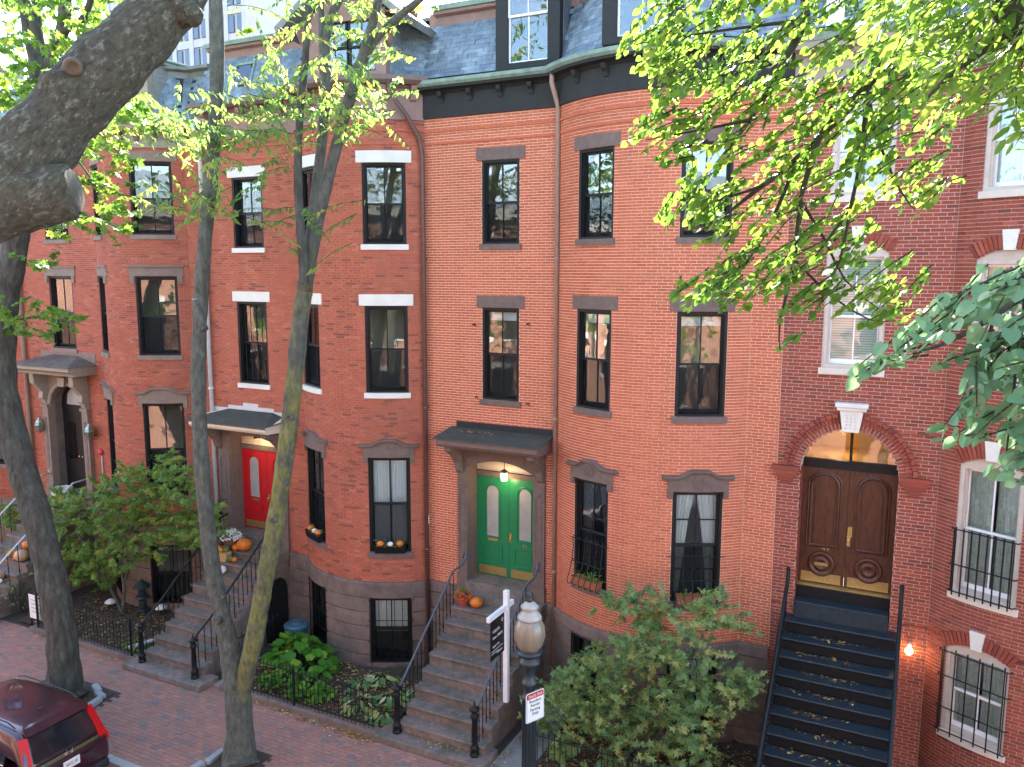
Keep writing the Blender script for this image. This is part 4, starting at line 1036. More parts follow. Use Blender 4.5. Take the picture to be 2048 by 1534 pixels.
    obj('fanlight_pane', MB().prism([(cx-.5, 5.42), (cx+.5, 5.42), (cx+.45, 5.75), (cx+.2, 5.98), (cx-.2, 5.98), (cx-.45, 5.75)], .31, .325), X['frosted'], Hs)
    obj('threshold', MB().box(cx-a, cx+a, -.2, .75, 2.4, 2.74), X['brownstone_step'], Hs, bevel=.01)
    cz = 6.9; e0, e1 = cx-a-.62, cx+a+.62
    C = obj('canopy', MB().prismx([(0, cz-.42), (-.72, cz-.42), (-.76, cz-.34), (-.9, cz-.26), (-.9, cz-.16), (0, cz-.1)], e0, e1), X['paint_tan'], Hs, bevel=.01)
    obj('canopy_roof', MB().add([(e0-.04, -.94, cz-.16), (e1+.04, -.94, cz-.16), (e1+.04, 0, cz-.12), (e0-.04, 0, cz-.12), (cx-.5, -.02, cz+.1), (cx+.6, -.02, cz+.1)], [(0, 1, 5, 4), (1, 2, 5), (3, 0, 4), (2, 3, 4, 5), (0, 3, 2, 1)]), X['canopy_rust'], C)
    obj('flashing', MB().box(e0+.3, e1, -.015, 0, cz-.08, cz+.2), X['brownstone_tan'], C)
    # cornice and roof
    obj('frieze', sweep(P, 0, P.len, [(-.02, 12.69), (.05, 12.7), (.03, 12.75), (.03, 13.08), (.14, 13.12), (.32, 13.14), (.34, 13.24), (-.02, 13.26)]), X['paint_tan'], Hs)
    obj('gutter', sweep(P, 0, P.len, [(.1, 13.24), (.36, 13.24), (.42, 13.34), (-.1, 13.4), (-.1, 13.28)]), X['copper_green'], Hs)
    brackets(Hs, P, [.4+k*.45 for k in range(18)], 13.13, 'paint_brown', .8)
    ML = [(d, z-.36) for d, z in MANS]
    slates(Hs, P, 0, P.len, ML, [(P.sth(-20), P.sth(30), 13.2, 16)])
    obj('roof_fascia', sweep(P, 0, P.len, [(-.66, 14.6), (-.55, 14.6), (-.55, 14.76), (-.4, 14.8), (-.40, 14.88), (-.66, 14.9)]), X['lead_grey'], Hs)
    dormer(Hs, frame((-19.22, -.5, 13.42)), 1.84, 1.45, 'paint_tan', sm='lead_grey', ww=1.1, cheek='clapboard', hood='flat', depth=2.6)
    house_shell(Hs, x0, x1, 14.95)
    downpipe(Hs, [(-17.0, -.3, 13.3), (-17.0, -.25, 13.1), (-17.0, -.09, 12.75), (-17.0, -.09, .2)], 'pipe_grey', .055)
    downpipe(Hs, [(-24.9, -.3, 13.3), (-24.9, -.25, 13.1), (-24.9, -.09, 12.75), (-24.9, -.09, .2)], 'paint_tan', .06)
    ns = [(-.75-.3*i, 2.42-.225*i) for i in range(10)]
    stoop(Hs, -24.0, -22.2, ns, slab=(-24.3, -21.9, -3.85, -3.3, .16), top_back=-.02)
    feet = [(y+.12, z) for y, z in reversed(ns)]
    gr = 'pale topped handrails on the far stairs'
    for x, lb in ((-23.95, 'slim black railing with pale handrail at the tan arched doorway, far side'), (-22.25, 'slim black railing with pale handrail at the tan arched doorway, maple side')):
        stair_railing(lb, x, feet, gr, railm='pipe_grey', hgt=.85, sub=1, top=lambda p: [(p[0], -.2, p[2]+.02)], post=(feet[0][0]-.05, .16, 1.15))
    return Hs, P

def build_end():
    x0, x1 = -33.0, -25.0
    Hs = thing('row_house', 'dark russet brick row house at the far end beyond the pale downpipe', 'house', (-29, 0, 0), 'brick row houses along the street')
    P = Path([('L', x0, -29.2), ('A', -29.2, -25.5, .85), ('L', -25.5, x1)]); ho = []; td = []
    for z0, z1 in ((3.4, 5.8), (7.2, 9.3), (10.4, 12.3)):
        for t in ((-39, -15), (15, 39)): add_win(Hs, P, ho, ('th', *t), z0, z1, td, lintel='block', lm='brownstone_tan', sill_m='brownstone_tan')
    brick_wall(Hs, P, 0, P.len, 2.3, 13.0, ho, 'brick_russet', 'mortar_rose', joint=.007)
    for f in td: f()
    stone_base(Hs, P, 0, P.len, [0, .75, 1.5, 2.3], [], 'brownstone_tan')
    obj('frieze', sweep(P, 0, P.len, [(-.02, 12.98), (.05, 13.0), (.03, 13.5), (.32, 13.58), (.34, 13.7), (-.02, 13.72)]), X['paint_tan'], Hs)
    slates(Hs, P, 0, P.len, [(d, z+.05) for d, z in MANS])
    obj('roof_fascia', sweep(P, 0, P.len, [(-.66, 15.2), (-.58, 15.2), (-.4, 15.6), (-.40, 15.7), (-.66, 15.7)]), X['lead_grey'], Hs)
    house_shell(Hs, x0, x1, 15.1)
    return Hs
HG, PG = build_green(); HR, PR = build_red(); HB, PB = build_brown(); HL, PL = build_left(); HE = build_end()

# ------------------------------------------------------------------ ground, pavement, gardens
struct('ground', MB().add([(-400,-300,-.35),(400,-300,-.35),(400,400,-.35),(-400,400,-.35)], [(0,1,2,3)]), X['concrete'])
struct('road', MB().box(-120, 80, -14.8, -6.18, -.33, -.15), X['asphalt'])
struct('far_pavement', MB().box(-120, 80, -21.4, -14.8, -.33, .0), X['concrete'])
pv = struct('pavement', MB().box(-40, 8, -6.0, 0.4, -.3, -.012), X['sand_joint'])
rows = []
for j in range(29):
    y = -5.955 + j*.1015
    q = -31 + (.1 if j % 2 else 0) + random.uniform(-.02, .02)
    while q < -3.2:
        L = .203
        if not (-11.95 < q < -11.0 and y < -4.6) and not (-17.95 < q < -15.85 and y < -4.3):
            rows.append((frame((q+L/2, y, -.02+random.uniform(-.003, .003)), random.gauss(0, .008)) @ Matrix.Rotation(random.gauss(0, .008), 4, 'Y'), L-.007, .0945, .04, random.random(), (q*q+(y+16)**2)))
        q += L
idx = sorted(range(len(rows)), key=lambda i: rows[i][5]); near = set([i for i in idx if rows[i][0].translation.x < -6.6][:300])
pm = box_mesh(.196, .04, .0945, X['brick_paver'], 'brick')
for i in near: inst('brick', pm, pv, rows[i][0])
stuff(obj('paving', pieces_mesh([r[:5] for i, r in enumerate(rows) if i not in near], X['brick_paver'], 'p'), X['brick_paver'], pv))
kb = struct('kerb', MB().box(-60, 20, -6.17, -6.01, -.3, -.03), X['granite'])
q = -40
while q < 6:
    L = random.uniform(1.6, 2.3); obj('kerb_stone', MB().box(q+.006, q+L-.006, -6.18, -6.0, -.04, .0+random.uniform(-.004, .004)), X['granite'], kb, bevel=.012); q += L
def bed(x0, x1, y0, y1, nm='garden_bed'):
    m = MB(); n = int((x1-x0)/.12); k = int((y1-y0)/.12); vs = []
    for j in range(k+1):
        for i in range(n+1): vs.append((x0+(x1-x0)*i/n, y0+(y1-y0)*j/k, .05+random.uniform(0, .05)))
    m.add(vs, [(j*(n+1)+i, j*(n+1)+i+1, (j+1)*(n+1)+i+1, (j+1)*(n+1)+i) for j in range(k) for i in range(n)])
    return struct(nm, m, X['soil'])
bed(-13.9, -9.5, -2.98, -.1); bed(-21.6, -16.72, -2.98, .0); bed(-6.2, -2.3, -2.9, .2)
struct('walkway', MB().box(-6.97, -6.22, -3.4, .0, -.2, .03), X['concrete'])
struct('areaway', MB().box(-14.2, -13.92, -3.1, .0, -.2, .025), X['concrete'])
struct('side_path', MB().box(-.05, 2.2, -3.3, .4, -.2, .02), X['concrete'])
def garden_kerb(x0, x1, y=-3.1):
    K = struct('garden_kerb', MB().box(x0, x1, y-.07, y+.09, -.1, .11), X['brownstone'])
    n = max(1, round((x1-x0)/1.7))
    for k in range(n): obj('kerb_stone', MB().box(x0+(x1-x0)*k/n+.004, x0+(x1-x0)*(k+1)/n-.004, y-.1, y+.12, -.05, .135), X['brownstone'], K, bevel=.012)
garden_kerb(-13.9, -9.52); garden_kerb(-20.75, -16.78); garden_kerb(-6.2, -2.1, -2.95)
gf = 'iron garden fences'
fence('low black iron fence between the two stairs in front of green plants', -13.3, -9.6, -3.1, .135, .86, 34, gf, posts=(-11.75,))
fence('low black iron fence in front of the maple garden', -20.55, -16.85, -3.1, .135, .9, 30, gf, posts=(-20.5, -19.3, -16.9))
fence('low black iron fence behind the lamp post below the bushy maple', -6.15, -2.2, -2.95, .135, .86, 34, gf, posts=(-6.12, -4.2))
fence('short black iron fence with pale rail beside the blue bin', -2.9, -1.1, -13.95, .05, 1.0, 12, gf, dirn='y', slope=.0)
# tree pits
def pit(x0, x1, y0, y1, stones):
    P = struct('tree_pit', MB().box(x0, x1, y0, y1, -.05, .012), X['soil'])
    for (a, b) in stones:
        a, b = Vector(a), Vector(b); d = b-a; L = d.length; n = max(1, round(L/.42))
        for k in range(n):
            c = a+d*(k+.5)/n
            obj('edging_stone', MB().box(-L/n/2+.01, L/n/2-.01, -.07, .07, -.04, .09), X['granite'], P, frame((c.x+random.uniform(-.02,.02), c.y+random.uniform(-.02,.02), 0), math.atan2(d.y, d.x)+random.gauss(0, .06)), local=True, bevel=.02)
pit(-17.9, -15.9, -5.95, -4.35, [((-16.6, -4.4), (-15.9, -4.65)), ((-15.9, -4.7), (-15.85, -5.3)), ((-15.85, -5.3), (-16.4, -5.9))])
pit(-11.9, -11.05, -5.95, -4.65, [((-11.95, -4.95), (-12.0, -5.9))])

# ------------------------------------------------------------------ leaves and trees
def halves(o):
    """outline of the right half (x>=0, from stem to tip) -> folded leaf of two faces"""
    v = [(x, y, .12*x) for x, y in o] + [(-x, y, .12*x) for x, y in o[1:-1][::-1]]
    n = len(o); return v, [tuple(range(n)), (0, n-1, *range(n, len(v)))]
LINDEN = halves([(0, 0), (.26, -.07), (.45, .12), (.47, .42), (.3, .75), (0, 1.05)])
OVATE = halves([(0, 0), (.13, .18), (.19, .45), (.13, .75), (0, 1.08)])
LANCE = halves([(0, 0), (.15, .3), (.12, .7), (0, 1.0)])
MAPLE = halves([(0, 0), (.22, -.04), (.34, .1), (.62, .12), (.42, .34), (.5, .5), (.64, .68), (.4, .62), (.22, .58), (.2, .82), (0, 1.08)])
BROAD = halves([(0, 0), (.3, .02), (.5, .3), (.46, .6), (.55, .75), (.25, .85), (0, 1.05)])
def star(nf=5, w=.2):
    v = []; f = []
    for k in range(nf):
        a = R(-100+200*k/(nf-1)); L = 1.0 - .35*abs(2*k/(nf-1)-1); c, s = math.cos(a), math.sin(a); o = len(v)
        for (x, y) in ((0, 0), (w, .45), (0, 1), (-w, .45)): v.append(((x*c + y*s)*1*L, (y*c - x*s)*L, -.15*y*L))
        f.append((o, o+1, o+2, o+3))
    return v, f
STAR = star()
def norm(a): return a/np.maximum(np.linalg.norm(a, axis=1, keepdims=True), 1e-9)
class Leaves:
    def __init__(s): s.p = []; s.ax = []; s.n = []; s.sz = []; s.r = []
    def put(s, p, ax, n, sz, r):
        s.p.append(p); s.ax.append(ax); s.n.append(n); s.sz.append(sz); s.r.append(r)
    def mb(s, tpl):
        p = np.array(s.p); ax = norm(np.array(s.ax)); n = np.array(s.n); sz = np.array(s.sz); N = len(p)
        n = norm(n - ax*(n*ax).sum(1, keepdims=True)); sd_ = np.cross(ax, n)
        T = np.array(tpl[0]); k = len(T)
        V = p[:, None] + sz[:, None, None]*(T[None, :, 0, None]*sd_[:, None] + T[None, :, 1, None]*ax[:, None] + T[None, :, 2, None]*n[:, None])
        m = MB(); m.v = V.reshape(-1, 3).tolist(); m.f = [tuple(i+o for i in f) for o in range(0, N*k, k) for f in tpl[1]]
        m.a = np.repeat(np.array(s.r), k); return m
rv = lambda s=1.0: RNG.normal(0, s, 3)
def inpoly(x, y, P):
    c = False; j = len(P)-1
    for i in range(len(P)):
        if (P[i][1] > y) != (P[j][1] > y) and x < (P[j][0]-P[i][0])*(y-P[i][1])/(P[j][1]-P[i][1]+1e-9)+P[i][0]: c = not c
        j = i
    return c
def sample(P):
    xs = [p[0] for p in P]; ys = [p[1] for p in P]
    while True:
        x = random.uniform(min(xs), max(xs)); y = random.uniform(min(ys), max(ys))
        if inpoly(x, y, P): return x, y
def spray(L, tw, tip, d, n, ln, size, droop=.4, rr=(0, 1), side=.9, flat=.7, r=.004, sag=.15):
    """a twig ending at tip, coming from direction -d, with n leaves set alternately along it"""
    d = np.array(d, float); d /= np.linalg.norm(d)+1e-9; tip = np.array(tip, float)
    pts = [tip - d*ln*(1-t) + np.array((0, 0, -sag*ln*t*t + sag*ln)) for t in np.linspace(0, 1, 4)]
    if tw is not None: tw.tube(pts, [r*1.5, r*1.2, r, r*.5], 4, caps=False)
    sd_ = np.cross(d, (0, 0, 1)); sd_ = sd_/(np.linalg.norm(sd_)+1e-9); tint = random.uniform(*rr)
    for i in range(n):
        t = (i+.7)/n; q = t*3; k = min(int(q), 2); p = pts[k]+(pts[k+1]-pts[k])*(q-k)
        ax = d*.6 + sd_*side*(1 if i % 2 else -1) + np.array((0, 0, -droop)) + rv(.25)
        if i == n-1: ax = d + np.array((0, 0, -droop)) + rv(.2)
        L.put(p + rv(.01), ax, np.array((0, 0, flat)) + rv(.5), size*random.choice((.5, .75, .9, 1.0, 1.1, 1.25))*random.uniform(.85, 1.1), min(max(tint*.7 + random.random()*.3, 0), 1))
def fill(L, tw, poly, depth, n, k, ln, size, src=None, **kw):
    """sprays of leaves through the part of the crown that shows inside an outline; depth(px,py)->point"""
    for _ in range(n):
        x, y = sample(poly); tip = depth(x, y)
        d = (np.array(tip)-np.array(src(x, y))) if src else rv()*np.array((1, 1, .25))
        d = d/(np.linalg.norm(d)+1e-9) + rv(.35)*np.array((1, 1, .5))
        spray(L, tw, tip, d, k, ln*random.uniform(.7, 1.3), size, **kw)

leaf_mat('leaf_linden', [(0, (.055,.13,.018)), (.4, (.09,.19,.022)), (.75, (.15,.24,.028)), (.93, (.21,.27,.035)), (1, (.42,.32,.045))], .58)
leaf_mat('leaf_linden_shade', [(0, (.09,.2,.095)), (.6, (.13,.26,.125)), (.95, (.18,.31,.13)), (1, (.3,.22,.03))], .3, rough=.35, spec=.6)  # linden leaf again, with the bluish cast of shade put into its colour
leaf_mat('leaf_maple', [(0, (.06,.14,.02)), (.6, (.10,.2,.025)), (.9, (.18,.25,.03)), (1, (.36,.24,.04))], .55)
leaf_mat('leaf_cherry', [(0, (.07,.17,.04)), (.5, (.11,.22,.045)), (.8, (.22,.29,.05)), (1, (.46,.36,.08))], .58)
leaf_mat('leaf_japanese', [(0, (.09,.18,.04)), (.6, (.15,.26,.05)), (.86, (.25,.29,.05)), (.97, (.36,.27,.05)), (1, (.4,.2,.05))], .38)
leaf_mat('leaf_japanese_blue', [(0, (.12,.21,.085)), (.5, (.19,.30,.105)), (.8, (.33,.37,.12)), (.95, (.3,.28,.08)), (1, (.36,.2,.07))], .38)
leaf_mat('leaf_hydrangea', [(0, (.04,.15,.014)), (.6, (.075,.23,.02)), (1, (.2,.33,.03))], .35)
leaf_mat('leaf_hosta', [(0, (.07,.17,.06)), (.5, (.13,.26,.08)), (.75, (.38,.42,.12)), (1, (.62,.6,.38))], .3)
leaf_mat('leaf_fallen', [(0, (.14,.065,.03)), (.4, (.28,.15,.055)), (.7, (.52,.30,.08)), (1, (.7,.5,.16))], .2)
mat('bark_grey', (.088,.09,.073), .9, .6, 12, bump=1.0, bscale=34, bdist=.04, col2=(.135,.15,.12), c2scale=11, c2amt=.6, stretch=(1, 1, .45))
mat('bark_dark', (.06,.055,.044), .95, .6, 10, bump=1.0, bscale=26, bdist=.05, col2=(.12,.135,.11), c2scale=7, c2amt=.5, stretch=(1, 1, .3))
mat('bark_moss', (.088,.09,.073), .9, .6, 12, bump=1.0, bscale=34, bdist=.04, col2=(.20,.195,.05), c2scale=2.6, c2amt=.8, stretch=(1, 1, .45), c2lo=.40, c2hi=.56, zfade=((.9, 2.2), (10.2, 7.0)))
mat('bark_limb', (.078,.073,.05), .95, .75, 34, bump=1.0, bscale=38, bdist=.05, col2=(.20,.22,.175), c2scale=30, c2amt=.7, c2lo=.54, c2hi=.62, axis=at_r(330, 50, 5.2)-at_r(60, 330, 5), stretch=(1, 1, .6))
mat('bark_knot', (.10,.07,.045), .9, .3, 20); mat('twig', (.035,.028,.02), .9, .2, 10); mat('cut_wood', (.46,.36,.24), .9, .2, 10)

def wobble(pts, rad, seg=.18, amp=.12):
    """resample a limb line and add uneven girth"""
    P = [Vector(p) for p in pts]; op = []; orr = []; ph = random.uniform(0, 9)
    for i in range(len(P)-1):
        n = max(2, int((P[i+1]-P[i]).length/seg))
        for k in range(n):
            t = k/n; p0 = P[max(i-1, 0)]; p1 = P[i]; p2 = P[i+1]; p3 = P[min(i+2, len(P)-1)]
            q = .5*((2*p1)+(p2-p0)*t+(2*p0-5*p1+4*p2-p3)*t*t+(3*p1-p0-3*p2+p3)*t*t*t)
            op.append(q); r = rad[i]+(rad[i+1]-rad[i])*t; orr.append(r*(1+amp*.5*math.sin(len(op)*.9+ph)*math.sin(len(op)*.37)))
    op.append(P[-1]); orr.append(rad[-1]); return op, orr
def limb(name, par, pts, rad, m, n=14, lump=.05, amp=.12, seg=.18):
    p, r = wobble(pts, rad, seg, amp); return obj(name, MB().tube(p, r, n, lump=lump), X[m], par, smooth=True)
def pxl(L, y): return [at_y(a, b, y) for a, b in L]

def stuff_obj(*k): return stuff(obj(*k))
# -- Norway maple at the kerb, on the left
T1 = thing('maple_tree', 'tall grey trunked maple leaning over the parked car, by granite edging', 'tree', (-16.85, -5.0, 0))
yy = -4.95
tr = [(-16.75, yy, -.1), (-16.82, yy, .15)] + pxl([(128, 1330), (112, 1200), (75, 1040), (42, 930), (10, 800), (2, 690), (12, 590), (30, 490), (55, 350), (68, 210)], yy)
limb('trunk', T1, tr, [.48, .39, .335, .31, .295, .295, .3, .29, .28, .25, .2, .18], 'bark_dark', 18, .04, .14, .15)
limb('branch', T1, pxl([(62, 280), (72, 150), (55, 60), (40, -40)], yy), [.17, .12, .1, .08], 'bark_dark')
limb('branch', T1, pxl([(90, 200), (75, 90), (60, -40)], yy+.1), [.13, .14, .12], 'bark_dark')
limb('branch', T1, pxl([(72, 220), (100, 130), (125, 60), (135, -40)], yy-.1), [.14, .13, .12, .1], 'bark_dark')
limb('branch', T1, pxl([(125, 60), (165, 40), (190, -30)], yy-.1), [.08, .07, .05], 'bark_dark')
limb('branch', T1, pxl([(140, 300), (190, 370), (215, 440)], yy+.5), [.02, .015, .008], 'twig', 6)
limb('branch', T1, pxl([(20, 640), (90, 635), (170, 650)], yy+.4), [.03, .018, .006], 'twig', 6)
L = Leaves(); tw = MB()
dp = lambda x, y: at_y(x, y, yy+random.uniform(-1.6, 1.8))
kw = dict(droop=.7, flat=.5, rr=(.1, .95))
for poly, n in (([(0, -60), (330, -60), (340, 40), (250, 100), (170, 220), (110, 330), (60, 200), (0, 230)], 190), ([(150, 290), (285, 280), (285, 320), (250, 400), (230, 470), (205, 460), (180, 400)], 42), ([(75, 430), (260, 430), (255, 470), (100, 470)], 20), ([(0, 590), (60, 605), (180, 635), (175, 655), (60, 675), (0, 680)], 30), ([(0, 150), (55, 180), (50, 280), (0, 330)], 30), ([(40, 500), (125, 520), (100, 550), (45, 545)], 10), ([(180, 230), (290, 200), (290, 260), (200, 290)], 26)):
    fill(L, tw, poly, dp, int(n*.95), 10, .4, .13, **kw)
for _ in range(380):
    spray(L, None, (random.gauss(-19, 3.2), random.gauss(-5, 2.4), random.uniform(14.8, 18.5)), rv(), 9, .5, .16, **kw)
obj('crown', L.mb(MAPLE), X['leaf_maple'], T1); stuff_obj('twigs', tw, X['twig'], T1)

# -- twin-stemmed tree at the kerb
T2 = thing('twin_stem_tree', 'forked street tree with a grey stem and a mossy yellow green stem', 'tree', (-11.47, -5.0, 0))
yy = -5.0
limb('trunk', T2, [at_z(482, 1540, -.1), (-11.47, yy, .1)] + pxl([(481, 1470), (475, 1390), (465, 1320), (450, 1255), (435, 1190), (419, 1090), (406, 960), (398, 820), (398, 690), (404, 560), (414, 430), (428, 280), (434, 140), (432, 20), (430, -80)], yy), [.38, .31, .265, .25, .21, .17, .152, .148, .144, .136, .132, .128, .126, .115, .12, .12, .112], 'bark_grey', 18, .04, .1, .15)
limb('stem', T2, pxl([(480, 1440), (488, 1370), (508, 1280), (532, 1150), (555, 1020), (572, 900), (588, 770), (600, 650), (612, 560)], yy), [.12, .165, .17, .16, .156, .152, .148, .143, .13], 'bark_moss', 16, .04, .12, .15)
limb('stem', T2, pxl([(609, 580), (632, 450), (660, 340), (690, 230), (718, 130)], yy), [.132, .118, .102, .09, .085], 'bark_moss', 16, .04, .12, .15)
limb('branch', T2, pxl([(716, 140), (745, 85), (790, 40), (850, -10), (880, -50)], yy), [.1, .075, .06, .05, .04], 'bark_grey', 10)
limb('branch', T2, pxl([(700, 190), (725, 110), (750, 30), (770, -60)], yy-.15), [.08, .07, .065, .06], 'bark_grey', 10)
limb('branch', T2, pxl([(610, 570), (602, 470), (596, 350), (600, 230), (612, 100), (618, -50)], yy-.25), [.09, .075, .07, .06, .055, .05], 'bark_dark', 10)
limb('branch', T2, pxl([(612, 590), (625, 450), (642, 300), (652, 180), (655, 60), (700, -50)], yy+.35), [.11, .096, .088, .083, .075, .066], 'bark_grey', 12)
limb('branch', T2, pxl([(652, 180), (645, 60), (640, -50)], yy+.35), [.07, .06, .05], 'bark_grey', 8)
limb('branch_stub', T2, pxl([(410, 660), (398, 630), (391, 600)], yy-.12), [.07, .07, .068], 'bark_grey', 12)
obj('cut_end', MB().lathe([(.001, 0), (.064, 0), (.06, .012), (.001, .014)], 12, at_y(391, 599, yy-.12)), X['cut_wood'], T2)
for a, b, y_, rr_ in ((436, 1240, -5.16, .06), (445, 1195, -5.12, .04), (582, 835, -5.14, .042), (572, 965, -5.14, .042), (548, 1040, -5.14, .046)):
    c = at_y(a, b, y_); k = obj('knot', MB().lathe([(rr_*1.5, -.03), (rr_*1.3, .03), (rr_, .05), (rr_*.6, .03), (.001, .02)], 12, M=Matrix.Translation(c) @ Matrix.Rotation(math.pi/2, 4, 'X')), X['bark_grey'], T2, smooth=True)
L = Leaves(); tw = MB(); dp = lambda x, y: at_y(x, y, yy+random.uniform(-1.3, 1.2))
kw = dict(droop=.75, flat=.6, side=.55, rr=(.2, 1.0), sag=.3)
for poly, n in (([(120, 235), (230, 195), (330, 215), (410, 245), (540, 205), (565, 250), (530, 320), (470, 300), (400, 330), (330, 300), (220, 275)], 75), ([(280, 385), (430, 385), (520, 390), (510, 420), (400, 440), (340, 455), (270, 410)], 26), ([(540, 10), (600, -40), (850, -40), (770, 110), (790, 190), (720, 280), (590, 290), (535, 190)], 78), ([(470, 150), (590, 160), (640, 250), (560, 340), (450, 330)], 45), ([(590, 415), (650, 415), (640, 445), (590, 440)], 4), ([(575, 480), (640, 490), (630, 550), (570, 540)], 4), ([(360, 280), (450, 300), (450, 360), (370, 350)], 12), ([(455, 380), (540, 350), (550, 460), (470, 480)], 9), ([(640, 190), (780, 170), (760, 260), (680, 280)], 14)):
    fill(L, tw, poly, dp, int(n*1.0), 22, .8, .115, **kw)
for _ in range(240):
    spray(L, None, (random.gauss(-11.3, 2.6), random.gauss(-5, 2.2), random.uniform(14.6, 18)), rv(), 9, .5, .14, **kw)
obj('crown', L.mb(OVATE), X['leaf_cherry'], T2); stuff_obj('twigs', tw, X['twig'], T2)

# -- old tree on the near pavement: its heavy lichened limb crosses the corner of the view
T0 = thing('old_limb_tree', 'huge lichen covered limb with a sawn stub crossing in front of the roofs', 'tree', (-6.6, -14.6, 0))
limb('trunk', T0, [(-6.7, -14.8, -.2), (-6.6, -14.7, .6), (-6.4, -14.5, 4), (-6.0, -14.2, 7.6), (-5.4, -13.85, 9.0), at_r(-160, 490, 5.2)], [.65, .48, .4, .34, .27, .22], 'bark_limb', 20, .03, .08)
limb('limb', T0, [at_r(-160, 490, 5.2), at_r(-40, 398, 5.0), at_r(50, 318, 5.0), at_r(122, 235, 5.03), at_r(202, 148, 5.08), at_r(283, 68, 5.15), at_r(337, 0, 5.25), at_r(385, -60, 5.35), at_r(500, -220, 6)], [.215, .2, .185, .178, .172, .165, .16, .14, .12], 'bark_limb', 48, .03, .12, .045)
st = limb('stub', T0, [at_r(-60, 425, 4.95), at_r(40, 400, 4.9), at_r(105, 388, 4.86), at_r(146, 383, 4.84)], [.18, .165, .15, .135], 'bark_limb', 40, .035, .08, .045)
obj('cut_end', MB().tube([at_r(144, 383, 4.84), at_r(149, 382.5, 4.835)], [.12, .105], 24, lump=.06), X['bark_dark'], T0, smooth=True)
limb('burl', T0, [at_r(330, 15, 5.2), at_r(372, 25, 5.12), at_r(396, 34, 5.06)], [.12, .085, .04], 'bark_limb', 20, .1, .1, .04)
limb('burl', T0, [at_r(140, 215, 5.02), at_r(116, 165, 4.98), at_r(108, 140, 4.97)], [.14, .1, .05], 'bark_limb', 24, .06, .1, .04)
kc = at_r(146, 134, 4.9); obj('knot', MB().lathe([(.05, -.02), (.04, .012), (.03, .02), (.022, .006), (.001, .005)], 14, M=Matrix.Translation(kc) @ (Vector((0, -CAM_D, CAM_H))-kc).to_track_quat('Z', 'Y').to_matrix().to_4x4()), X['bark_knot'], T0, smooth=True)
L = Leaves()
for _ in range(420): spray(L, None, (random.gauss(-3.5, 3.0), random.gauss(-13, 2.6), random.uniform(13.8, 18)), rv(), 9, .5, .16, droop=.5, rr=(.1, .8))  # unseen crown mass above the view, added for dappled reflections
obj('crown', L.mb(MAPLE), X['leaf_maple'], T0)

# -- linden on the right, trunk out of view
T3 = thing('linden_tree', 'linden branches with heart shaped leaves hanging in front of the brick bows', 'tree', (3.6, -11.2, 0))
limb('trunk', T3, [(3.8, -11.3, -.2), (3.6, -11.2, .5), (3.3, -11.1, 5), (3.0, -11.0, 9.5), (2.6, -10.8, 13), (2.2, -10.5, 17)], [.5, .36, .3, .26, .2, .1], 'bark_dark', 16)
DR = 7.0
lr = lambda pts, d=DR: [at_r(a, b, d) for a, b in pts]
limb('branch', T3, [(2.9, -10.95, 10.3)] + lr([(1960, -40), (1860, 30), (1790, 105), (1720, 190), (1650, 262), (1580, 330), (1520, 375), (1450, 430)]), [.09, .07, .055, .045, .04, .035, .028, .02, .01], 'bark_dark', 10)
limb('branch', T3, [(2.85, -10.9, 11.5)] + lr([(1900, -180), (1640, -60), (1610, 40), (1570, 120), (1500, 240), (1430, 330)], 7.4), [.09, .07, .05, .04, .03, .02, .01], 'bark_dark', 10)
for pts, r0 in (([(1735, 170), (1725, 300), (1700, 420), (1680, 520), (1640, 610)], .018), ([(1735, 190), (1760, 290), (1800, 380), (1830, 420)], .014), ([(1640, 270), (1600, 400), (1590, 520), (1560, 640), (1560, 700)], .018), ([(1590, 330), (1540, 450), (1480, 540), (1400, 590)], .014), ([(1600, 400), (1650, 480), (1690, 560), (1760, 620)], .012), ([(1530, 370), (1440, 400), (1340, 430)], .012), ([(1500, 240), (1400, 260), (1290, 280)], .012), ([(1570, 120), (1450, 150), (1300, 190)], .012), ([(1610, 40), (1450, 60), (1260, 90)], .012), ([(1700, 420), (1640, 500), (1600, 560)], .01), ([(1590, 520), (1660, 590), (1740, 640), (1790, 640)], .01)):
    limb('branchlet', T3, lr(pts, DR+random.uniform(-.2, .2)), [r0*1.35*(1-.8*k/(len(pts)-1)) for k in range(len(pts))], 'twig', 6, amp=.05)
L = Leaves(); tw = MB(); dp = lambda x, y: at_r(x, y, DR+random.uniform(-.7, .7))
src = lambda x, y: at_r(x+260, y-150, DR)
kw = dict(droop=.55, flat=.55, rr=(0, .95), src=src)
for poly, n in (([(1250, -40), (1290, 60), (1228, 100), (1290, 180), (1240, 280), (1330, 330), (1450, 300), (1560, 250), (1700, 200), (1790, 120), (1760, -40)], 150), ([(1380, 330), (1700, 200), (1720, 330), (1620, 400), (1500, 470), (1370, 440), (1310, 440)], 56), ([(1370, 450), (1560, 430), (1640, 520), (1620, 640), (1560, 710), (1500, 600), (1340, 605), (1400, 540)], 44), ([(1600, 420), (1690, 440), (1760, 600), (1820, 640), (1760, 655), (1660, 640)], 26), ([(1680, 200), (1800, 140), (1880, 220), (1900, 310), (1830, 300), (1700, 330)], 34), ([(1700, 330), (1820, 340), (1850, 420), (1800, 450), (1720, 420)], 14), ([(1228, 92), (1300, 50), (1340, 200), (1240, 285), (1310, 330), (1360, 260)], 34), ([(1290, 435), (1400, 405), (1420, 470), (1330, 460)], 12), ([(1330, 598), (1480, 560), (1490, 620), (1350, 618)], 14)):
    fill(L, tw, poly, dp, int(n*1.3), 11, .32, .062, **kw)
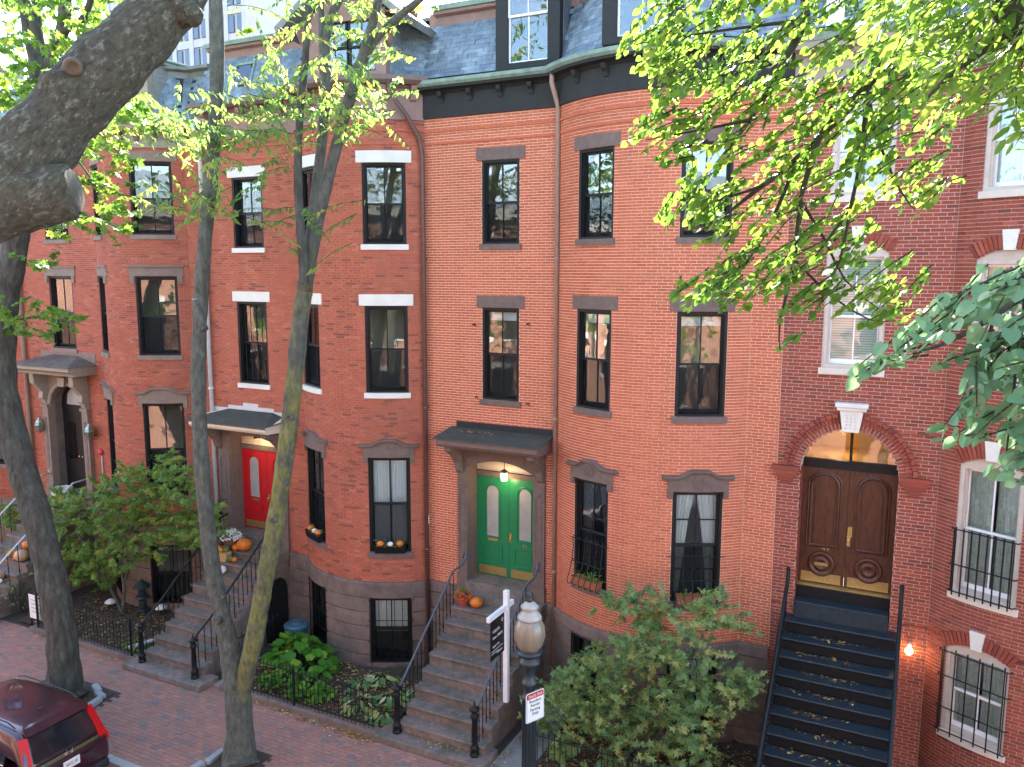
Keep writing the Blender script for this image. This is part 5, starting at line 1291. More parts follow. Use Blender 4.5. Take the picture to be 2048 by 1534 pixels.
for _ in range(320): spray(L, None, (random.gauss(2.0, 2.8), random.gauss(-10, 1.8), random.uniform(14, 18.5)), rv(), 9, .4, .11, droop=.5, rr=(.1, .9))  # unseen upper crown, added to shade the lower leaves
obj('crown', L.mb(LINDEN), X['leaf_linden'], T3); stuff_obj('twigs', tw, X['twig'], T3)
# -- young linden, low branches near the camera on the right
T4 = thing('young_linden', 'shade tinted blue green linden leaves on a low branch in front of the bay windows', 'tree', (2.6, -12.7, 0))
limb('trunk', T4, [(2.7, -12.7, -.2), (2.65, -12.7, 1), (2.5, -12.6, 5), (2.3, -12.5, 8.6), (2.1, -12.4, 10.4)], [.2, .15, .12, .09, .05], 'bark_dark', 12)
limb('branch', T4, [(2.4, -12.5, 8.8)] + [at_r(a, b, 4.6) for a, b in ((2120, 560), (2050, 590), (1960, 650), (1880, 690), (1790, 720))], [.04, .03, .02, .015, .01, .004], 'bark_dark', 8)
for pts in ([(2060, 590), (2000, 560), (1930, 580)], [(1990, 630), (1960, 720), (1900, 850)], [(2050, 600), (2030, 760), (2010, 930)], [(2080, 600), (1990, 700), (1920, 720)]):
    limb('branchlet', T4, [at_r(a, b, 4.6) for a, b in pts], [.01, .008, .004], 'twig', 6)
L = Leaves(); tw = MB(); dp = lambda x, y: at_r(x, y, 4.6+random.uniform(-.35, .4))
kw = dict(droop=.55, flat=.5, rr=(0, .97), src=lambda x, y: at_r(x+300, y-120, 4.6))
for poly, n in (([(2060, 530), (1960, 555), (1890, 600), (1820, 645), (1700, 740), (1665, 768), (1740, 760), (1840, 705), (1910, 690), (1990, 720), (2060, 700)], 34), ([(2060, 640), (1930, 690), (1850, 735), (1940, 780), (1860, 860), (1880, 895), (1960, 880), (2000, 970), (2060, 960)], 44)):
    fill(L, tw, poly, dp, int(n*1.1), 9, .28, .07, **kw)
obj('crown', L.mb(LINDEN), X['leaf_linden_shade'], T4); stuff_obj('twigs', tw, X['twig'], T4)
# -- ash with feathered leaves in the upper right corner
T5 = thing('ash_tree', 'sunlit ash foliage with long feathered leaves and a dark trunk beside the roof', 'tree', (2.0, -12.0, 0))
limb('trunk', T5, [(1.9, -11.9, -.2), (1.8, -11.8, 1), (1.5, -11.4, 6), (1.2, -10.9, 10), at_r(2075, 40, 5.2), at_r(2045, -20, 5.2), at_r(2010, -120, 5.3)], [.36, .27, .22, .18, .15, .13, .1], 'bark_dark', 14)
limb('branch', T5, [at_r(a, b, 5.2) for a, b in ((2060, 20), (1980, 90), (1900, 150), (1850, 200))], [.04, .025, .015, .008], 'bark_dark', 8)
L = Leaves(); tw = MB()
poly = [(1700, -30), (2060, -30), (2060, 320), (1995, 285), (1950, 225), (1875, 240), (1850, 170), (1790, 150), (1730, 80)]
for _ in range(150):
    x, y = sample(poly); tip = np.array(at_r(x, y, 5.2+random.uniform(-.5, .5))); d = np.array(ray(1700, 300)-ray(2050, 0)); d = d/np.linalg.norm(d)+rv(.5)
    spray(L, tw, tip, d, 9, .3, .1, droop=.35, side=1.1, flat=.5, rr=(.1, .9), r=.002, sag=.3)
for _ in range(140): spray(L, None, (random.gauss(1.6, 1.6), random.gauss(-11, 1.3), random.uniform(12.6, 16)), rv(), 9, .32, .12, droop=.4, rr=(.1, .9))
obj('crown', L.mb(LANCE), X['leaf_linden'], T5); stuff_obj('twigs', tw, X['twig'], T5)

# -- Japanese maples in the front gardens
def jmaple(name, label, base, polys, yr, stems, lm, size, seed):
    T = thing(name, label, 'tree', base, 'japanese maples in the front gardens')
    for pts, r0 in stems: limb('stem', T, pts, [r0*(1-.6*k/(len(pts)-1)) for k in range(len(pts))], 'bark_grey', 10, .05)
    L = Leaves(); tw = MB()
    for poly, n, y_ in polys:
        cx = sum(p[0] for p in poly)/len(poly); cy = max(p[1] for p in poly)
        fill(L, tw, poly, lambda x, y: at_y(x, y, random.uniform(*(y_ or yr))), int(n*1.65), 13, .34, size, droop=.4, flat=.75, side=.9, rr=(0, .97), r=.003)
    obj('crown', L.mb(STAR), X[lm], T); stuff_obj('twigs', tw, X['twig'], T)
    return T
b = at_z(245, 1228, .08)
jmaple('japanese_maple', 'spreading japanese maple over the fence, tinged yellow, by the red door stairs', b,
    [([(100, 985), (180, 975), (270, 925), (330, 912), (385, 935), (395, 985), (440, 1010), (435, 1070), (395, 1100), (330, 1085), (320, 1130), (260, 1125), (215, 1180), (165, 1160), (120, 1175), (60, 1110), (75, 1030)], 430, None), ([(0, 1000), (70, 1010), (60, 1060), (0, 1050)], 26, (-1.4, -.8))], (-2.5, -.7),
    [([b, at_y(248, 1170, b.y), at_y(240, 1120, b.y+.1), at_y(270, 1040, b.y+.2)], .055), ([b, at_y(225, 1185, b.y), at_y(190, 1120, b.y-.1), at_y(150, 1060, b.y-.2)], .05), ([at_y(250, 1160, b.y), at_y(270, 1110, b.y+.2), at_y(310, 1020, b.y+.4)], .035)], 'leaf_japanese', .115, 1)
b = Vector((-4.3, -1.75, .08))
jmaple('japanese_maple', 'dense bluish green japanese maple bush below the terracotta window boxes', b,
    [([(1140, 1330), (1200, 1280), (1290, 1255), (1370, 1250), (1430, 1290), (1445, 1340), (1480, 1400), (1430, 1470), (1470, 1540), (1090, 1540), (1110, 1460), (1090, 1400)], 330, None), ([(1185, 1215), (1270, 1175), (1340, 1200), (1345, 1260), (1240, 1250)], 36, (-2.3, -1.2)), ([(1380, 1200), (1450, 1190), (1490, 1260), (1400, 1255)], 26, (-2.2, -1.2)), ([(1440, 1330), (1500, 1340), (1535, 1390), (1480, 1410)], 16, (-2.3, -1.4)), ([(1045, 1400), (1110, 1345), (1160, 1335), (1130, 1470), (1060, 1460)], 34, None)], (-2.9, -1.0),
    [([b, at_y(1305, 1420, b.y), at_y(1290, 1300, b.y), at_y(1270, 1210, b.y)], .05), ([b, at_y(1340, 1430, b.y), at_y(1380, 1320, b.y), at_y(1430, 1230, b.y)], .05), ([b, at_y(1250, 1440, b.y), at_y(1160, 1380, b.y)], .04)], 'leaf_japanese_blue', .1, 2)

# ------------------------------------------------------------------ planting and litter
def bushy(name, label, c, rx, ry, h, n, tpl, lm, size, group=None, flat=.8):
    T = thing(name, label, 'plant', (c[0], c[1], .06), group); L = Leaves(); s = MB()
    for _ in range(n):
        a = random.uniform(0, 6.283); q = math.sqrt(random.random()); z = .08+h*(1-q*q*.75)*random.uniform(.55, 1.0)
        p = np.array((c[0]+rx*q*math.cos(a), c[1]+ry*q*math.sin(a), z)); ax = np.array((math.cos(a), math.sin(a), -.45)) + rv(.3)
        L.put(p, ax, np.array((0, 0, flat)) + rv(.25), size*random.uniform(.6, 1.2), random.random())
        if random.random() < .25: s.tube([(c[0]+rx*q*.4*math.cos(a), c[1]+ry*q*.4*math.sin(a), .05), tuple(p)], .005, 4)
    obj('leaves', L.mb(tpl), X[lm], T); stuff_obj('stems', s, X['twig'], T); return T
bushy('hydrangea', 'tall bright green big leaved plant inside the low fence, against the bow', (-12.75, -1.75, 0), .85, .6, .95, 190, BROAD, 'leaf_hydrangea', .24)
bushy('ground_ivy', 'yellow green small leaved plant behind the fence, below the tall one', (-12.2, -2.55, 0), 1.1, .38, .5, 330, BROAD, 'leaf_hydrangea', .105)
hg = 'hostas in the fenced garden'
for i, (x, y, r, lb) in enumerate(((-10.5, -2.45, .3, 'white edged hosta clump close behind the low fence'), (-10.0, -1.95, .26, 'white edged hosta clump in the middle of the littered bed'), (-9.75, -2.6, .28, 'white edged hosta clump at the foot of the stair newel'), (-9.6, -1.5, .25, 'white edged hosta clump against the side of the green door stairs'), (-11.0, -1.7, .24, 'white edged hosta clump next to the tall big leaved plant'), (-10.7, -1.35, .24, 'white edged hosta clump under the barred basement window'))):
    bushy('hosta', lb, (x, y, 0), r, r, .3, 34, OVATE, 'leaf_hosta', .24, hg, flat=.5)
bushy('fern', 'small green plant at the foot of the newel by the garden drain pipe', (-17.2, -2.75, 0), .35, .22, .35, 60, OVATE, 'leaf_hydrangea', .12)
bushy('trailing_plant', 'wilting trailing plant on the far stair railing behind the maple trunk', (-22.15, -2.6, 0), .25, .5, 1.2, 120, OVATE, 'leaf_japanese', .1)
hp = at_y(437, 1030, -.42); T = thing('hanging_plant', 'small green hanging plant beside the grey downpipe and red door surround', 'plant', tuple(hp)); L = Leaves()
obj('bracket', MB().tube([(hp.x, -.05, hp.z+.35), (hp.x, hp.y, hp.z+.4), (hp.x, hp.y, hp.z+.05)], .01, 6), X['iron_black'], T); obj('basket', MB().lathe([(.05, -.08), (.11, .02), (.12, .06), (.001, .06)], 12, tuple(hp)), X['iron_black'], T)
for _ in range(90): L.put(np.array(hp)+rv(1)*np.array((.11, .09, .14)), rv()+np.array((0, 0, -.5)), rv(.5)+np.array((0, 0, 1)), .1, random.random())
obj('leaves', L.mb(OVATE), X['leaf_hydrangea'], T)
L = Leaves()
def litter(n, fx, z=.0, s=.075):
    for _ in range(n):
        p = fx(); L.put(np.array((p[0], p[1], (p[2] if len(p) > 2 else z)+random.uniform(.008, .03))), np.array((random.gauss(0, 1), random.gauss(0, 1), .1*random.gauss(0, 1))), np.array((0, 0, 1.)) + rv(.25), s*random.uniform(.6, 1.2), random.random())
U = random.uniform
litter(1500, lambda: (U(-13.8, -9.6), U(-2.95, -.95), .1)); litter(1100, lambda: (U(-20.9, -16.9), U(-2.95, -1.0), .1)); litter(1500, lambda: (U(-6.1, -2.4), U(-2.85, -.4), .1))
litter(190, lambda: (U(-13.5, -9.4), -3.2-abs(random.gauss(0, .09)))); litter(120, lambda: (-9.7-abs(random.gauss(0, .5)), -3.22-abs(random.gauss(0, .1)))); litter(70, lambda: (U(-20.5, -17), -3.2-abs(random.gauss(0, .1)))); litter(150, lambda: (U(-24, -7), U(-5.9, -3.3)), s=.045)
litter(90, lambda: (-6.9+abs(random.gauss(0, .06)), U(-3.3, -.4), .03))
for i in range(8):
    litter(14, lambda: (U(-9.0, -7.3), -.84-.302*i+.23+random.gauss(0, .06), 2.04-.242*i), s=.045); litter(16, lambda: (random.gauss(-8.1, .5), -3.02+random.gauss(0, .05), .165), s=.05)
for i in range(9): litter(3, lambda: (U(-16.2, -14.9), -.70-.302*i+U(.05, .25), 2.23-.231*i), s=.045)
for i in range(12): litter(34 if i > 0 else 6, lambda: (random.gauss(-1.2+.1*math.sin(i*2.3), .3), -.34-.272*i+.2+random.gauss(0, .035), 2.96-.238*i), s=.075)
litter(60, lambda: (random.gauss(-8.75, .22), -.3+random.gauss(0, .08), 5.96), s=.07)
fl = stuff(obj('fallen_leaves', L.mb(OVATE), X['leaf_fallen'])); fl['label'] = 'yellow and brown fallen leaves on beds, steps and pavement'

# ------------------------------------------------------------------ things on steps and sills
mat('pumpkin', (.62,.16,.012), .45, .12, 8); mat('pumpkin_white', (.74,.70,.60), .5, .06, 8); mat('pumpkin_blush', (.52,.30,.18), .5, .2, 9, col2=(.36,.36,.24), c2scale=6); mat('gourd_green', (.06,.09,.04), .5, .4, 14, col2=(.45,.3,.05), c2scale=9)
mat('stem', (.22,.17,.08), .8, .2, 9); mat('pot_brown', (.16,.075,.05), .7, .2, 8); mat('pot_red', (.42,.07,.04), .5, .1, 8); mat('terracotta', (.34,.105,.05), .8, .2, 9, bump=.1)
mat('petal_white', (.78,.80,.76), .7, .1, 9); mat('petal_rust', (.58,.10,.025), .7, .3, 20); mat('petal_gold', (.62,.26,.02), .7, .3, 20); mat('straw', (.46,.33,.13), .9, .35, 30, bump=.6, bscale=60)
mat('plastic_blue', (.035,.085,.12), .4, .15, 6); mat('concrete_pale', (.52,.50,.44), .85, .15, 6)
def pumpkin(label, c, r, m='pumpkin', h=.8, group='pumpkins and gourds on the stairs', name='pumpkin'):
    P = thing(name, label, 'pumpkin', c, group)
    obj('flesh', MB().ball((c[0], c[1], c[2]+r*h), r, r, r*h, 40, 14, rib=10, ribd=.09), X[m], P, smooth=True)
    z = c[2]+r*h*1.9; obj('stalk', MB().tube([(c[0], c[1], z), (c[0]+.01, c[1], z+r*.2), (c[0]+r*.12, c[1]-.01, z+r*.36)], [r*.16, r*.1, r*.09], 7), X['stem'], P); return P
def mum(label, c, r, pm, pot, n=150, fr=.022):
    P = thing('potted_mum', label, 'flowers', c, 'potted chrysanthemums on the stairs')
    obj('pot', MB().lathe([(r*.55, 0), (r*.75, r*.7), (r*.82, r*.72), (r*.82, r*.85), (r*.7, r*.85), (r*.68, r*.7), (.001, r*.68)], 18, c), X[pot], P, smooth=False)
    Lf = Leaves(); fl_ = MB()
    for _ in range(n*2):
        a = random.uniform(0, 6.283); ph = random.uniform(-.15, 1.5); d = np.array((math.cos(a)*math.cos(ph), math.sin(a)*math.cos(ph), math.sin(ph)))
        Lf.put(np.array(c)+np.array((0, 0, r*.95))+d*r*random.uniform(.6, .93), d, d+rv(.6), .05, random.random()*.6)
    for _ in range(n):
        a = random.uniform(0, 6.283); ph = math.asin(random.uniform(-.1, 1)); q = r*random.uniform(.92, 1.05); p = (c[0]+q*math.cos(a)*math.cos(ph), c[1]+q*math.sin(a)*math.cos(ph), c[2]+r*.95+q*math.sin(ph)*.85)
        fl_.ball(p, fr*random.uniform(.7, 1.2), fr*random.uniform(.7, 1.2), fr*.7, 6, 4)
    obj('leaves', Lf.mb(OVATE), X['leaf_hosta' if 0 else 'leaf_japanese_blue'], P); stuff(obj('blossoms', fl_, X[pm], P)); return P
# red door stairs: treads at z 2.23 (y -.70), 2.0 (-1.0), 1.77, 1.54
mum('white chrysanthemums in a brown pot on the red door landing', (-16.05, -.55, 2.26), .27, 'petal_white', 'pot_brown', 230, .024)
pumpkin('large orange pumpkin beside the pot of white flowers', (-15.62, -.53, 2.23), .2)
pumpkin('small orange pumpkin in front of the pot of white flowers', (-15.85, -.82, 2.23-.231+.0), .115) if 0 else pumpkin('small orange pumpkin between the white flowers and the hay bale', (-15.8, -.64+.0, 2.23), .11)
hb = thing('hay_bale', 'small straw bale on the red door stairs carrying gourds', 'hay bale', (-16.05, -.87, 2.0))
m = MB().box(-16.27, -15.85, -1.0+.02, -.74, 2.0, 2.24); obj('straw_block', m, X['straw'], hb, bevel=.02)
sw = MB()
for _ in range(160):
    p = Vector((U(-16.28, -15.84), U(-1.0, -.73), U(2.02, 2.25))); sw.tube([p, p+Vector((U(-.07, .07), U(-.04, .02), U(-.03, .04)))], .0025, 4)
stuff(obj('loose_straw', sw, X['straw'], hb))
for (x, y, z, r, mm, lb) in ((-16.14, -.88, 2.25, .085, 'pumpkin', 'little orange gourd on top of the hay bale'), (-15.93, -.86, 2.25, .1, 'gourd_green', 'striped green and yellow gourd on top of the hay bale'), (-16.02, -.94, 2.25, .07, 'petal_gold', 'golden gourd on the front edge of the hay bale')): pumpkin(lb, (x, y, z), r, mm, .8, name='gourd')
pumpkin('dark green squash leaning on the side of the hay bale', (-15.78, -.87, 2.0), .095, 'gourd_green', 1.0, name='gourd')
pumpkin('orange warty gourd beside the dark green squash', (-15.66, -.84, 2.0), .07, 'pumpkin', 1.0, name='gourd')
pumpkin('white pumpkin on the step below the hay bale', (-15.8, -1.17, 1.77), .13, 'pumpkin_white', .85)
pumpkin('orange gourd behind the white pumpkin beside the stair edge', (-16.12, -1.12, 1.77), .09, 'pumpkin', 1.1, name='gourd')
# green door stairs
mum('rust red chrysanthemums in a red pot beside the green door pumpkin', (-8.92, -.62, 2.04), .2, 'petal_rust', 'pot_red', 170, .02)
pumpkin('single orange pumpkin on the green door landing', (-8.58, -.62, 2.04), .15)
# far stairs : treads z 2.42-.225i, y -.75-.3i
zt = lambda i: 2.42-.225*i
yt = lambda i: -.75-.3*i
pumpkin('big blush pumpkin on the far stairs beside golden flowers', (-22.6, yt(5)+.14, zt(5)), .2, 'pumpkin_blush', .85)
pumpkin('grey green pumpkin on the far stairs at the picture edge', (-22.85, yt(7)+.14, zt(7)), .22, 'pumpkin_blush', .8)
pumpkin('orange squash behind the golden flowers on the far stairs', (-22.75, yt(4)+.14, zt(4)), .15, 'pumpkin', .9)
pumpkin('tiny orange pumpkin beside the blush one on the far stairs', (-22.88, yt(5)+.1, zt(5)), .06, 'pumpkin')
pumpkin('tiny white gourd on the far stairs', (-22.65, yt(7)+.12, zt(7)), .075, 'pumpkin_white', name='gourd')
mum('golden chrysanthemums on the far stairs by the blush pumpkin', (-22.95, yt(5)+.14, zt(5)), .17, 'petal_gold', 'pot_brown', 120)
mum('golden chrysanthemums higher on the far stairs', (-22.65, yt(3)+.14, zt(3)), .17, 'petal_gold', 'pot_brown', 120)
mum('rust flowers low on the far stairs at the picture edge', (-22.9, yt(8)+.1, zt(8)), .15, 'petal_rust', 'pot_brown', 90)
# window boxes
for i, (M, w, kind) in enumerate(PLANTERS):
    lw = w*.36; side = 'left window' if i % 2 == 0 else 'right window'
    y = -.0 if kind == 'black' else -.06
    if kind == 'black':
        lb = ('black window box of pumpkins in the narrow window beside the mossy tree', 'black window box of pumpkins in the window beside the brown downpipe')[i % 2]
    else: lb = ('terracotta window box behind the curved bars beside the tan downpipe', 'terracotta window box behind the bars above the bushy maple')[i % 2]
    mw = M @ Matrix.Translation((0, y, .0)); c0 = mw.translation
    B = bpy.data.objects.new('window_box', None); B['label'] = lb; B['category'] = 'window box'; B['group'] = 'window boxes on the parlour sills'; link(B, None, mw)
    bm_ = MB().add([(-lw, -.09, 0), (lw, -.09, 0), (lw, .09, 0), (-lw, .09, 0), (-lw-.02, -.12, .17), (lw+.02, -.12, .17), (lw+.02, .1, .17), (-lw-.02, .1, .17)], [(0,3,2,1),(0,1,5,4),(1,2,6,5),(2,3,7,6),(3,0,4,7)]).box(-lw-.01, lw+.01, -.1, .09, .12, .14)
    obj('trough', bm_, X['iron_black' if kind == 'black' else 'terracotta'], B, mw, local=True)
    if kind == 'black':
        sw = MB()
        for _ in range(70):
            p = Vector((U(-lw, lw), U(-.1, .06), U(.14, .18))); sw.tube([p, p+Vector((U(-.06, .06), U(-.03, .03), U(-.01, .03)))], .003, 4)
        stuff(obj('straw', sw, X['straw'], B, mw, local=True))
        for x, mm in ((-.23, 'pumpkin'), (0, 'pumpkin_white'), (.23, 'pumpkin')):
            p = mw @ Vector((x, -.02, .15)); pumpkin(('orange pumpkin in the window box ', 'small white pumpkin in the window box ')[mm != 'pumpkin'] + ('beside the mossy tree', 'beside the brown downpipe')[i % 2], tuple(p), .085 if mm == 'pumpkin' else .07, mm, .82, 'pumpkins in the window boxes')
        Lf = Leaves()
        for _ in range(46): Lf.put(np.array((random.choice((-.16, .14, .3, -.3))+random.gauss(0, .04), .04+random.gauss(0, .03), .17+random.random()*.12)), rv(), np.array((0, -.4, 1))+rv(.4), .05, random.random()*.7)
    else:
        Lf = Leaves(); cc = .12 if i % 2 == 0 else .2
        for _ in range(110): Lf.put(np.array((random.choice((cc, cc, -.2, .3))+random.gauss(0, .07), random.gauss(0, .04), .16+abs(random.gauss(0, .08)))), rv(), np.array((0, -.4, 1))+rv(.5), .06, random.random())
    stuff_obj2 = obj('greenery', Lf.mb(OVATE), X['leaf_hydrangea' if kind != 'black' else 'leaf_japanese_blue'], B, mw, local=True); stuff(stuff_obj2)
    if kind != 'black':
        a = w/2; G = bpy.data.objects.new('bowed_grille', None)
        G['label'] = ('bowed iron window guard bulging round the planter beside the tan downpipe', 'bowed iron window guard bulging round the planter above the bushy maple')[i % 2]; G['category'] = 'window guard'; G['group'] = 'bowed iron window guards'; link(G, None, M)
        me = to_mesh(MB().tube([(0, .02, .95), (0, -.03, 1.0), (0, -.07, .95), (0, -.05, .8), (0, -.09, .5), (0, -.17, .25), (0, -.24, .1), (0, -.22, .0), (0, -.1, -.02), (0, .02, .02)], .009, 6), 'bar', X['iron_black'])
        for k in range(6): inst('bar', me, G, M @ Matrix.Translation((-a+.06+(w-.12)*k/5, 0, 0)))
        obj('cross_rail', MB().tube([(-a-.08, .0, .93), (a+.08, .0, .93)], .009, 6), X['iron_black'], G, M, local=True)
        obj('cross_rail', MB().tube([(-a+.03, .0, .48), (-a+.06, -.1, .48), (a-.06, -.1, .48), (a-.03, .0, .48)], .008, 6), X['iron_black'], G, M, local=True)

# ------------------------------------------------------------------ lamps
mat('lamp_glass', (.75,.70,.60), .25, .1, 8, emit=((1, .72, .4), 2.2)); mat('globe', (.21,.175,.135), .22, .2, 3, stretch=(6, 6, .6), spec=.6, col2=(.30,.2,.12), c2scale=3); mat('bulb', (1, .8, .5), .3, 0, 5, emit=((1, .62, .28), 4.0)); mat('brass_lantern', (.45,.42,.3), .2, .2, 20, metal=.8)
mat('post_iron', (.02,.03,.035), .4, .3, 10, bump=.15, bscale=60)
def pendant(label, c, lit=True):
    T = thing('pendant_lantern', label, 'lantern', c)
    obj('rod', MB().tube([(c[0], c[1], c[2]+.14), (c[0], c[1], c[2]+.48)], .008, 6), X['iron_black'], T)
    obj('cap', MB().lathe([(.1, .1), (.1, .115), (.06, .15), (.02, .18), (.001, .18)], 12, c), X['brass_lantern' if lit else 'iron_black'], T)
    obj('shade', MB().lathe([(.055, -.09), (.075, -.08), (.08, .1), (.05, .1)], 12, c), X['lamp_glass' if lit else 'iron_black'], T)
    cg = MB()
    for k in range(6): a = k*math.pi/3; cg.tube([(c[0]+.083*math.cos(a), c[1]+.083*math.sin(a), c[2]-.08), (c[0]+.083*math.cos(a), c[1]+.083*math.sin(a), c[2]+.1)], .006, 5); obj('cage_bar', cg, X['brass_lantern' if lit else 'iron_black'], T); cg = MB()
    l = bpy.data.lights.new('lantern_light', 'POINT'); l.energy = 1.6; l.color = (1, .7, .38); l.shadow_soft_size = .08; link(bpy.data.objects.new('lantern_light', l), T, frame((c[0], c[1], c[2]-.16)))
pendant('lit lantern hanging above the green double door', (-8.26, .14, 4.92))
pendant('dark cylinder lantern glowing under the red door canopy', (-15.62, .1, 5.2), False)
w = thing('wall_lamp', 'lit bare bulb on the crimson wall beside the iron stairs', 'lamp', tuple(at_y(1818, 1300, -.1)))
c = at_y(1818, 1302, -.12)
obj('holder', MB().lathe([(.035, 0), (.035, .09), (.02, .11)], 12, (c.x, c.y, c.z+.04)).box(c.x-.02, c.x+.02, c.y, .0, c.z+.08, c.z+.12), X['paint_white'], w)
obj('bulb', MB().ball(tuple(c), .065, .065, .07, 14, 10), X['bulb'], w, smooth=True)
l = bpy.data.lights.new('bulb_light', 'POINT'); l.energy = 1.0; l.color = (1, .6, .25); l.shadow_soft_size = .07; link(bpy.data.objects.new('bulb_light', l), w, frame((c.x, c.y-.12, c.z)))
for x, lb in ((-24.2, 'glass wall lantern on the far side of the tan arched doorway'), (-21.9, 'glass wall lantern on the bow side of the tan arched doorway')):
    c = (x, -.22, 4.75); T = thing('wall_lantern', lb, 'lantern', c, 'wall lanterns at the tan doorway')
    obj('glass_body', MB().lathe([(.04, -.2), (.13, -.12), (.17, .05), (.12, .12), (.001, .13)], 8, c), X['brass_lantern'], T)
    obj('cap', MB().lathe([(.14, .12), (.1, .2), (.03, .28), (.001, .3)], 8, c), X['brass_lantern'], T)
    obj('arm', MB().tube([(x, 0, 4.65), (x, -.12, 4.6), (x, -.22, 4.55)], .018, 6), X['iron_black'], T)
# street lamp
LX, LY = -4.9, -5.6
T = thing('street_lamp', 'black fluted lamp post with a stained acorn globe', 'street lamp', (LX, LY, 0))
obj('post', MB().lathe([(.28, 0), (.28, .1), (.22, .2), (.2, .7), (.14, .8), (.11, .95), (.105, 1.5), (.095, 3.2), (.12, 3.22), (.12, 3.26), (.095, 3.29), (.085, 3.42), (.115, 3.45), (.115, 3.5), (.085, 3.53), (.09, 3.74), (.16, 3.78), (.16, 3.83), (.12, 3.86), (.11, 3.9), (.18, 3.93), (.2, 3.98), (.001, 3.99)], 24, (LX, LY, 0)), X['post_iron'], T, smooth=True)
fm = to_mesh(MB().tube([(0, 0, 1.0), (0, 0, 3.18)], .012, 5), 'flute', X['post_iron'])
for k in range(14): a = k*2*math.pi/14; inst('flute', fm, T, frame((LX+.1*math.cos(a), LY+.1*math.sin(a), 0)))
obj('globe', MB().lathe([(.13, 3.985), (.2, 4.08), (.235, 4.22), (.225, 4.36), (.175, 4.46), (.16, 4.48)], 24, (LX, LY, 0)), X['globe'], T, smooth=True)
mat('globe_top', (.36,.34,.30), .25, .15, 4, spec=.6)
obj('globe_lid', MB().lathe([(.17, 4.47), (.185, 4.5), (.15, 4.55), (.115, 4.58), (.11, 4.63), (.14, 4.66), (.1, 4.7), (.05, 4.74), (.001, 4.76)], 24, (LX, LY, 0)), X['globe_top'], T, smooth=True)
obj('finial', MB().lathe([(.045, 4.73), (.06, 4.77), (.03, 4.8), (.045, 4.83), (.02, 4.88), (.001, 4.9)], 12, (LX, LY, 0)), X['post_iron'], T, smooth=True)
mat('sign_white', (.74,.76,.74), .4, .05, 8); mat('sign_red', (.50,.03,.03), .4, .1, 8); mat('sign_black', (.012,.012,.013), .45, .05, 8)
S = thing('parking_sign', 'white resident parking sign with red header on the lamp post', 'sign', (LX, LY, 2.8))
phi = R(64); c = at_y(1070, 1412, LY-.15); M = frame(tuple(c), phi)
def plate(w, h, r=.03, n=5):
    o = []
    for cx, cz, a0 in ((w/2-r, h/2-r, 0), (-w/2+r, h/2-r, 90), (-w/2+r, -h/2+r, 180), (w/2-r, -h/2+r, 270)):
        for k in range(n): a = R(a0+90*k/(n-1)); o.append((cx+r*math.cos(a), cz+r*math.sin(a)))
    return o
obj('plate', MB().prism(plate(.34, .46), -.002, .002), X['sign_white'], S, M, local=True)
obj('border', MB().prism(plate(.315, .435, .022), -.0035, -.002), X['sign_black'], S, M, local=True)
obj('field', MB().prism(plate(.305, .425, .02), -.005, -.0035), X['sign_white'], S, M, local=True)
obj('header', MB().prism(plate(.315, .085, .018), -.0065, -.005, Matrix.Translation((0, 0, .175))), X['sign_red'], S, M, local=True)
text_mesh('lettering', 'South End', .062, X['sign_white'], S, M @ Matrix.Translation((0, -.0075, .175)))
for k, tx in enumerate(('Resident', 'Permit', 'Parking', 'Only')): text_mesh('lettering', tx, .064, X['sign_black'], S, M @ Matrix.Translation((0, -.0065, .09-k*.066)))
obj('strap', MB().tube([(LX-.12, LY-.02, c.z), (c.x, c.y+.02, c.z)], .015, 6), X['post_iron'], S)
# for-sale post
px_, py_ = -7.1, -2.03
S = thing('sale_sign', 'white sign post with a hanging black panel on the green door stairs', 'sign', (px_, py_, .84))
obj('post', MB().box(px_-.05, px_+.05, py_-.05, py_+.05, .85, 3.22), X['paint_white'], S, bevel=.004)
obj('arm', MB().box(px_-.036, px_+.036, py_-.78, py_+.28, 2.84, 2.94), X['paint_white'], S, bevel=.004)
obj('panel', MB().box(px_-.006, px_+.006, py_-.68, py_-.1, 2.0, 2.8), X['sign_black'], S)
MS = Matrix.Translation((px_-.0075, py_-.39, 2.4)) @ Matrix.Rotation(-math.pi/2, 4, 'Z')
MS2 = Matrix.Translation((px_+.0075, py_-.39, 2.4)) @ Matrix.Rotation(math.pi/2, 4, 'Z')
for tx, dx, dz, sz in (('O', .2, .29, .11), ('HELLAR', -.06, .17, .085), ('Brian 508.24', .0, .04, .08), ('REALTOR', -.06, -.14, .065), ('compass', .08, -.3, .075)):
    text_mesh('lettering', tx, sz, X['sign_white'], S, MS2 @ Matrix.Translation((dx, 0, dz)))
for z, l_ in ((2.18, .5), (2.13, .3)): obj('rule', MB().box(px_+.006, px_+.0085, py_-.66, py_-.66+l_, z-.006, z+.006), X['sign_white'], S)
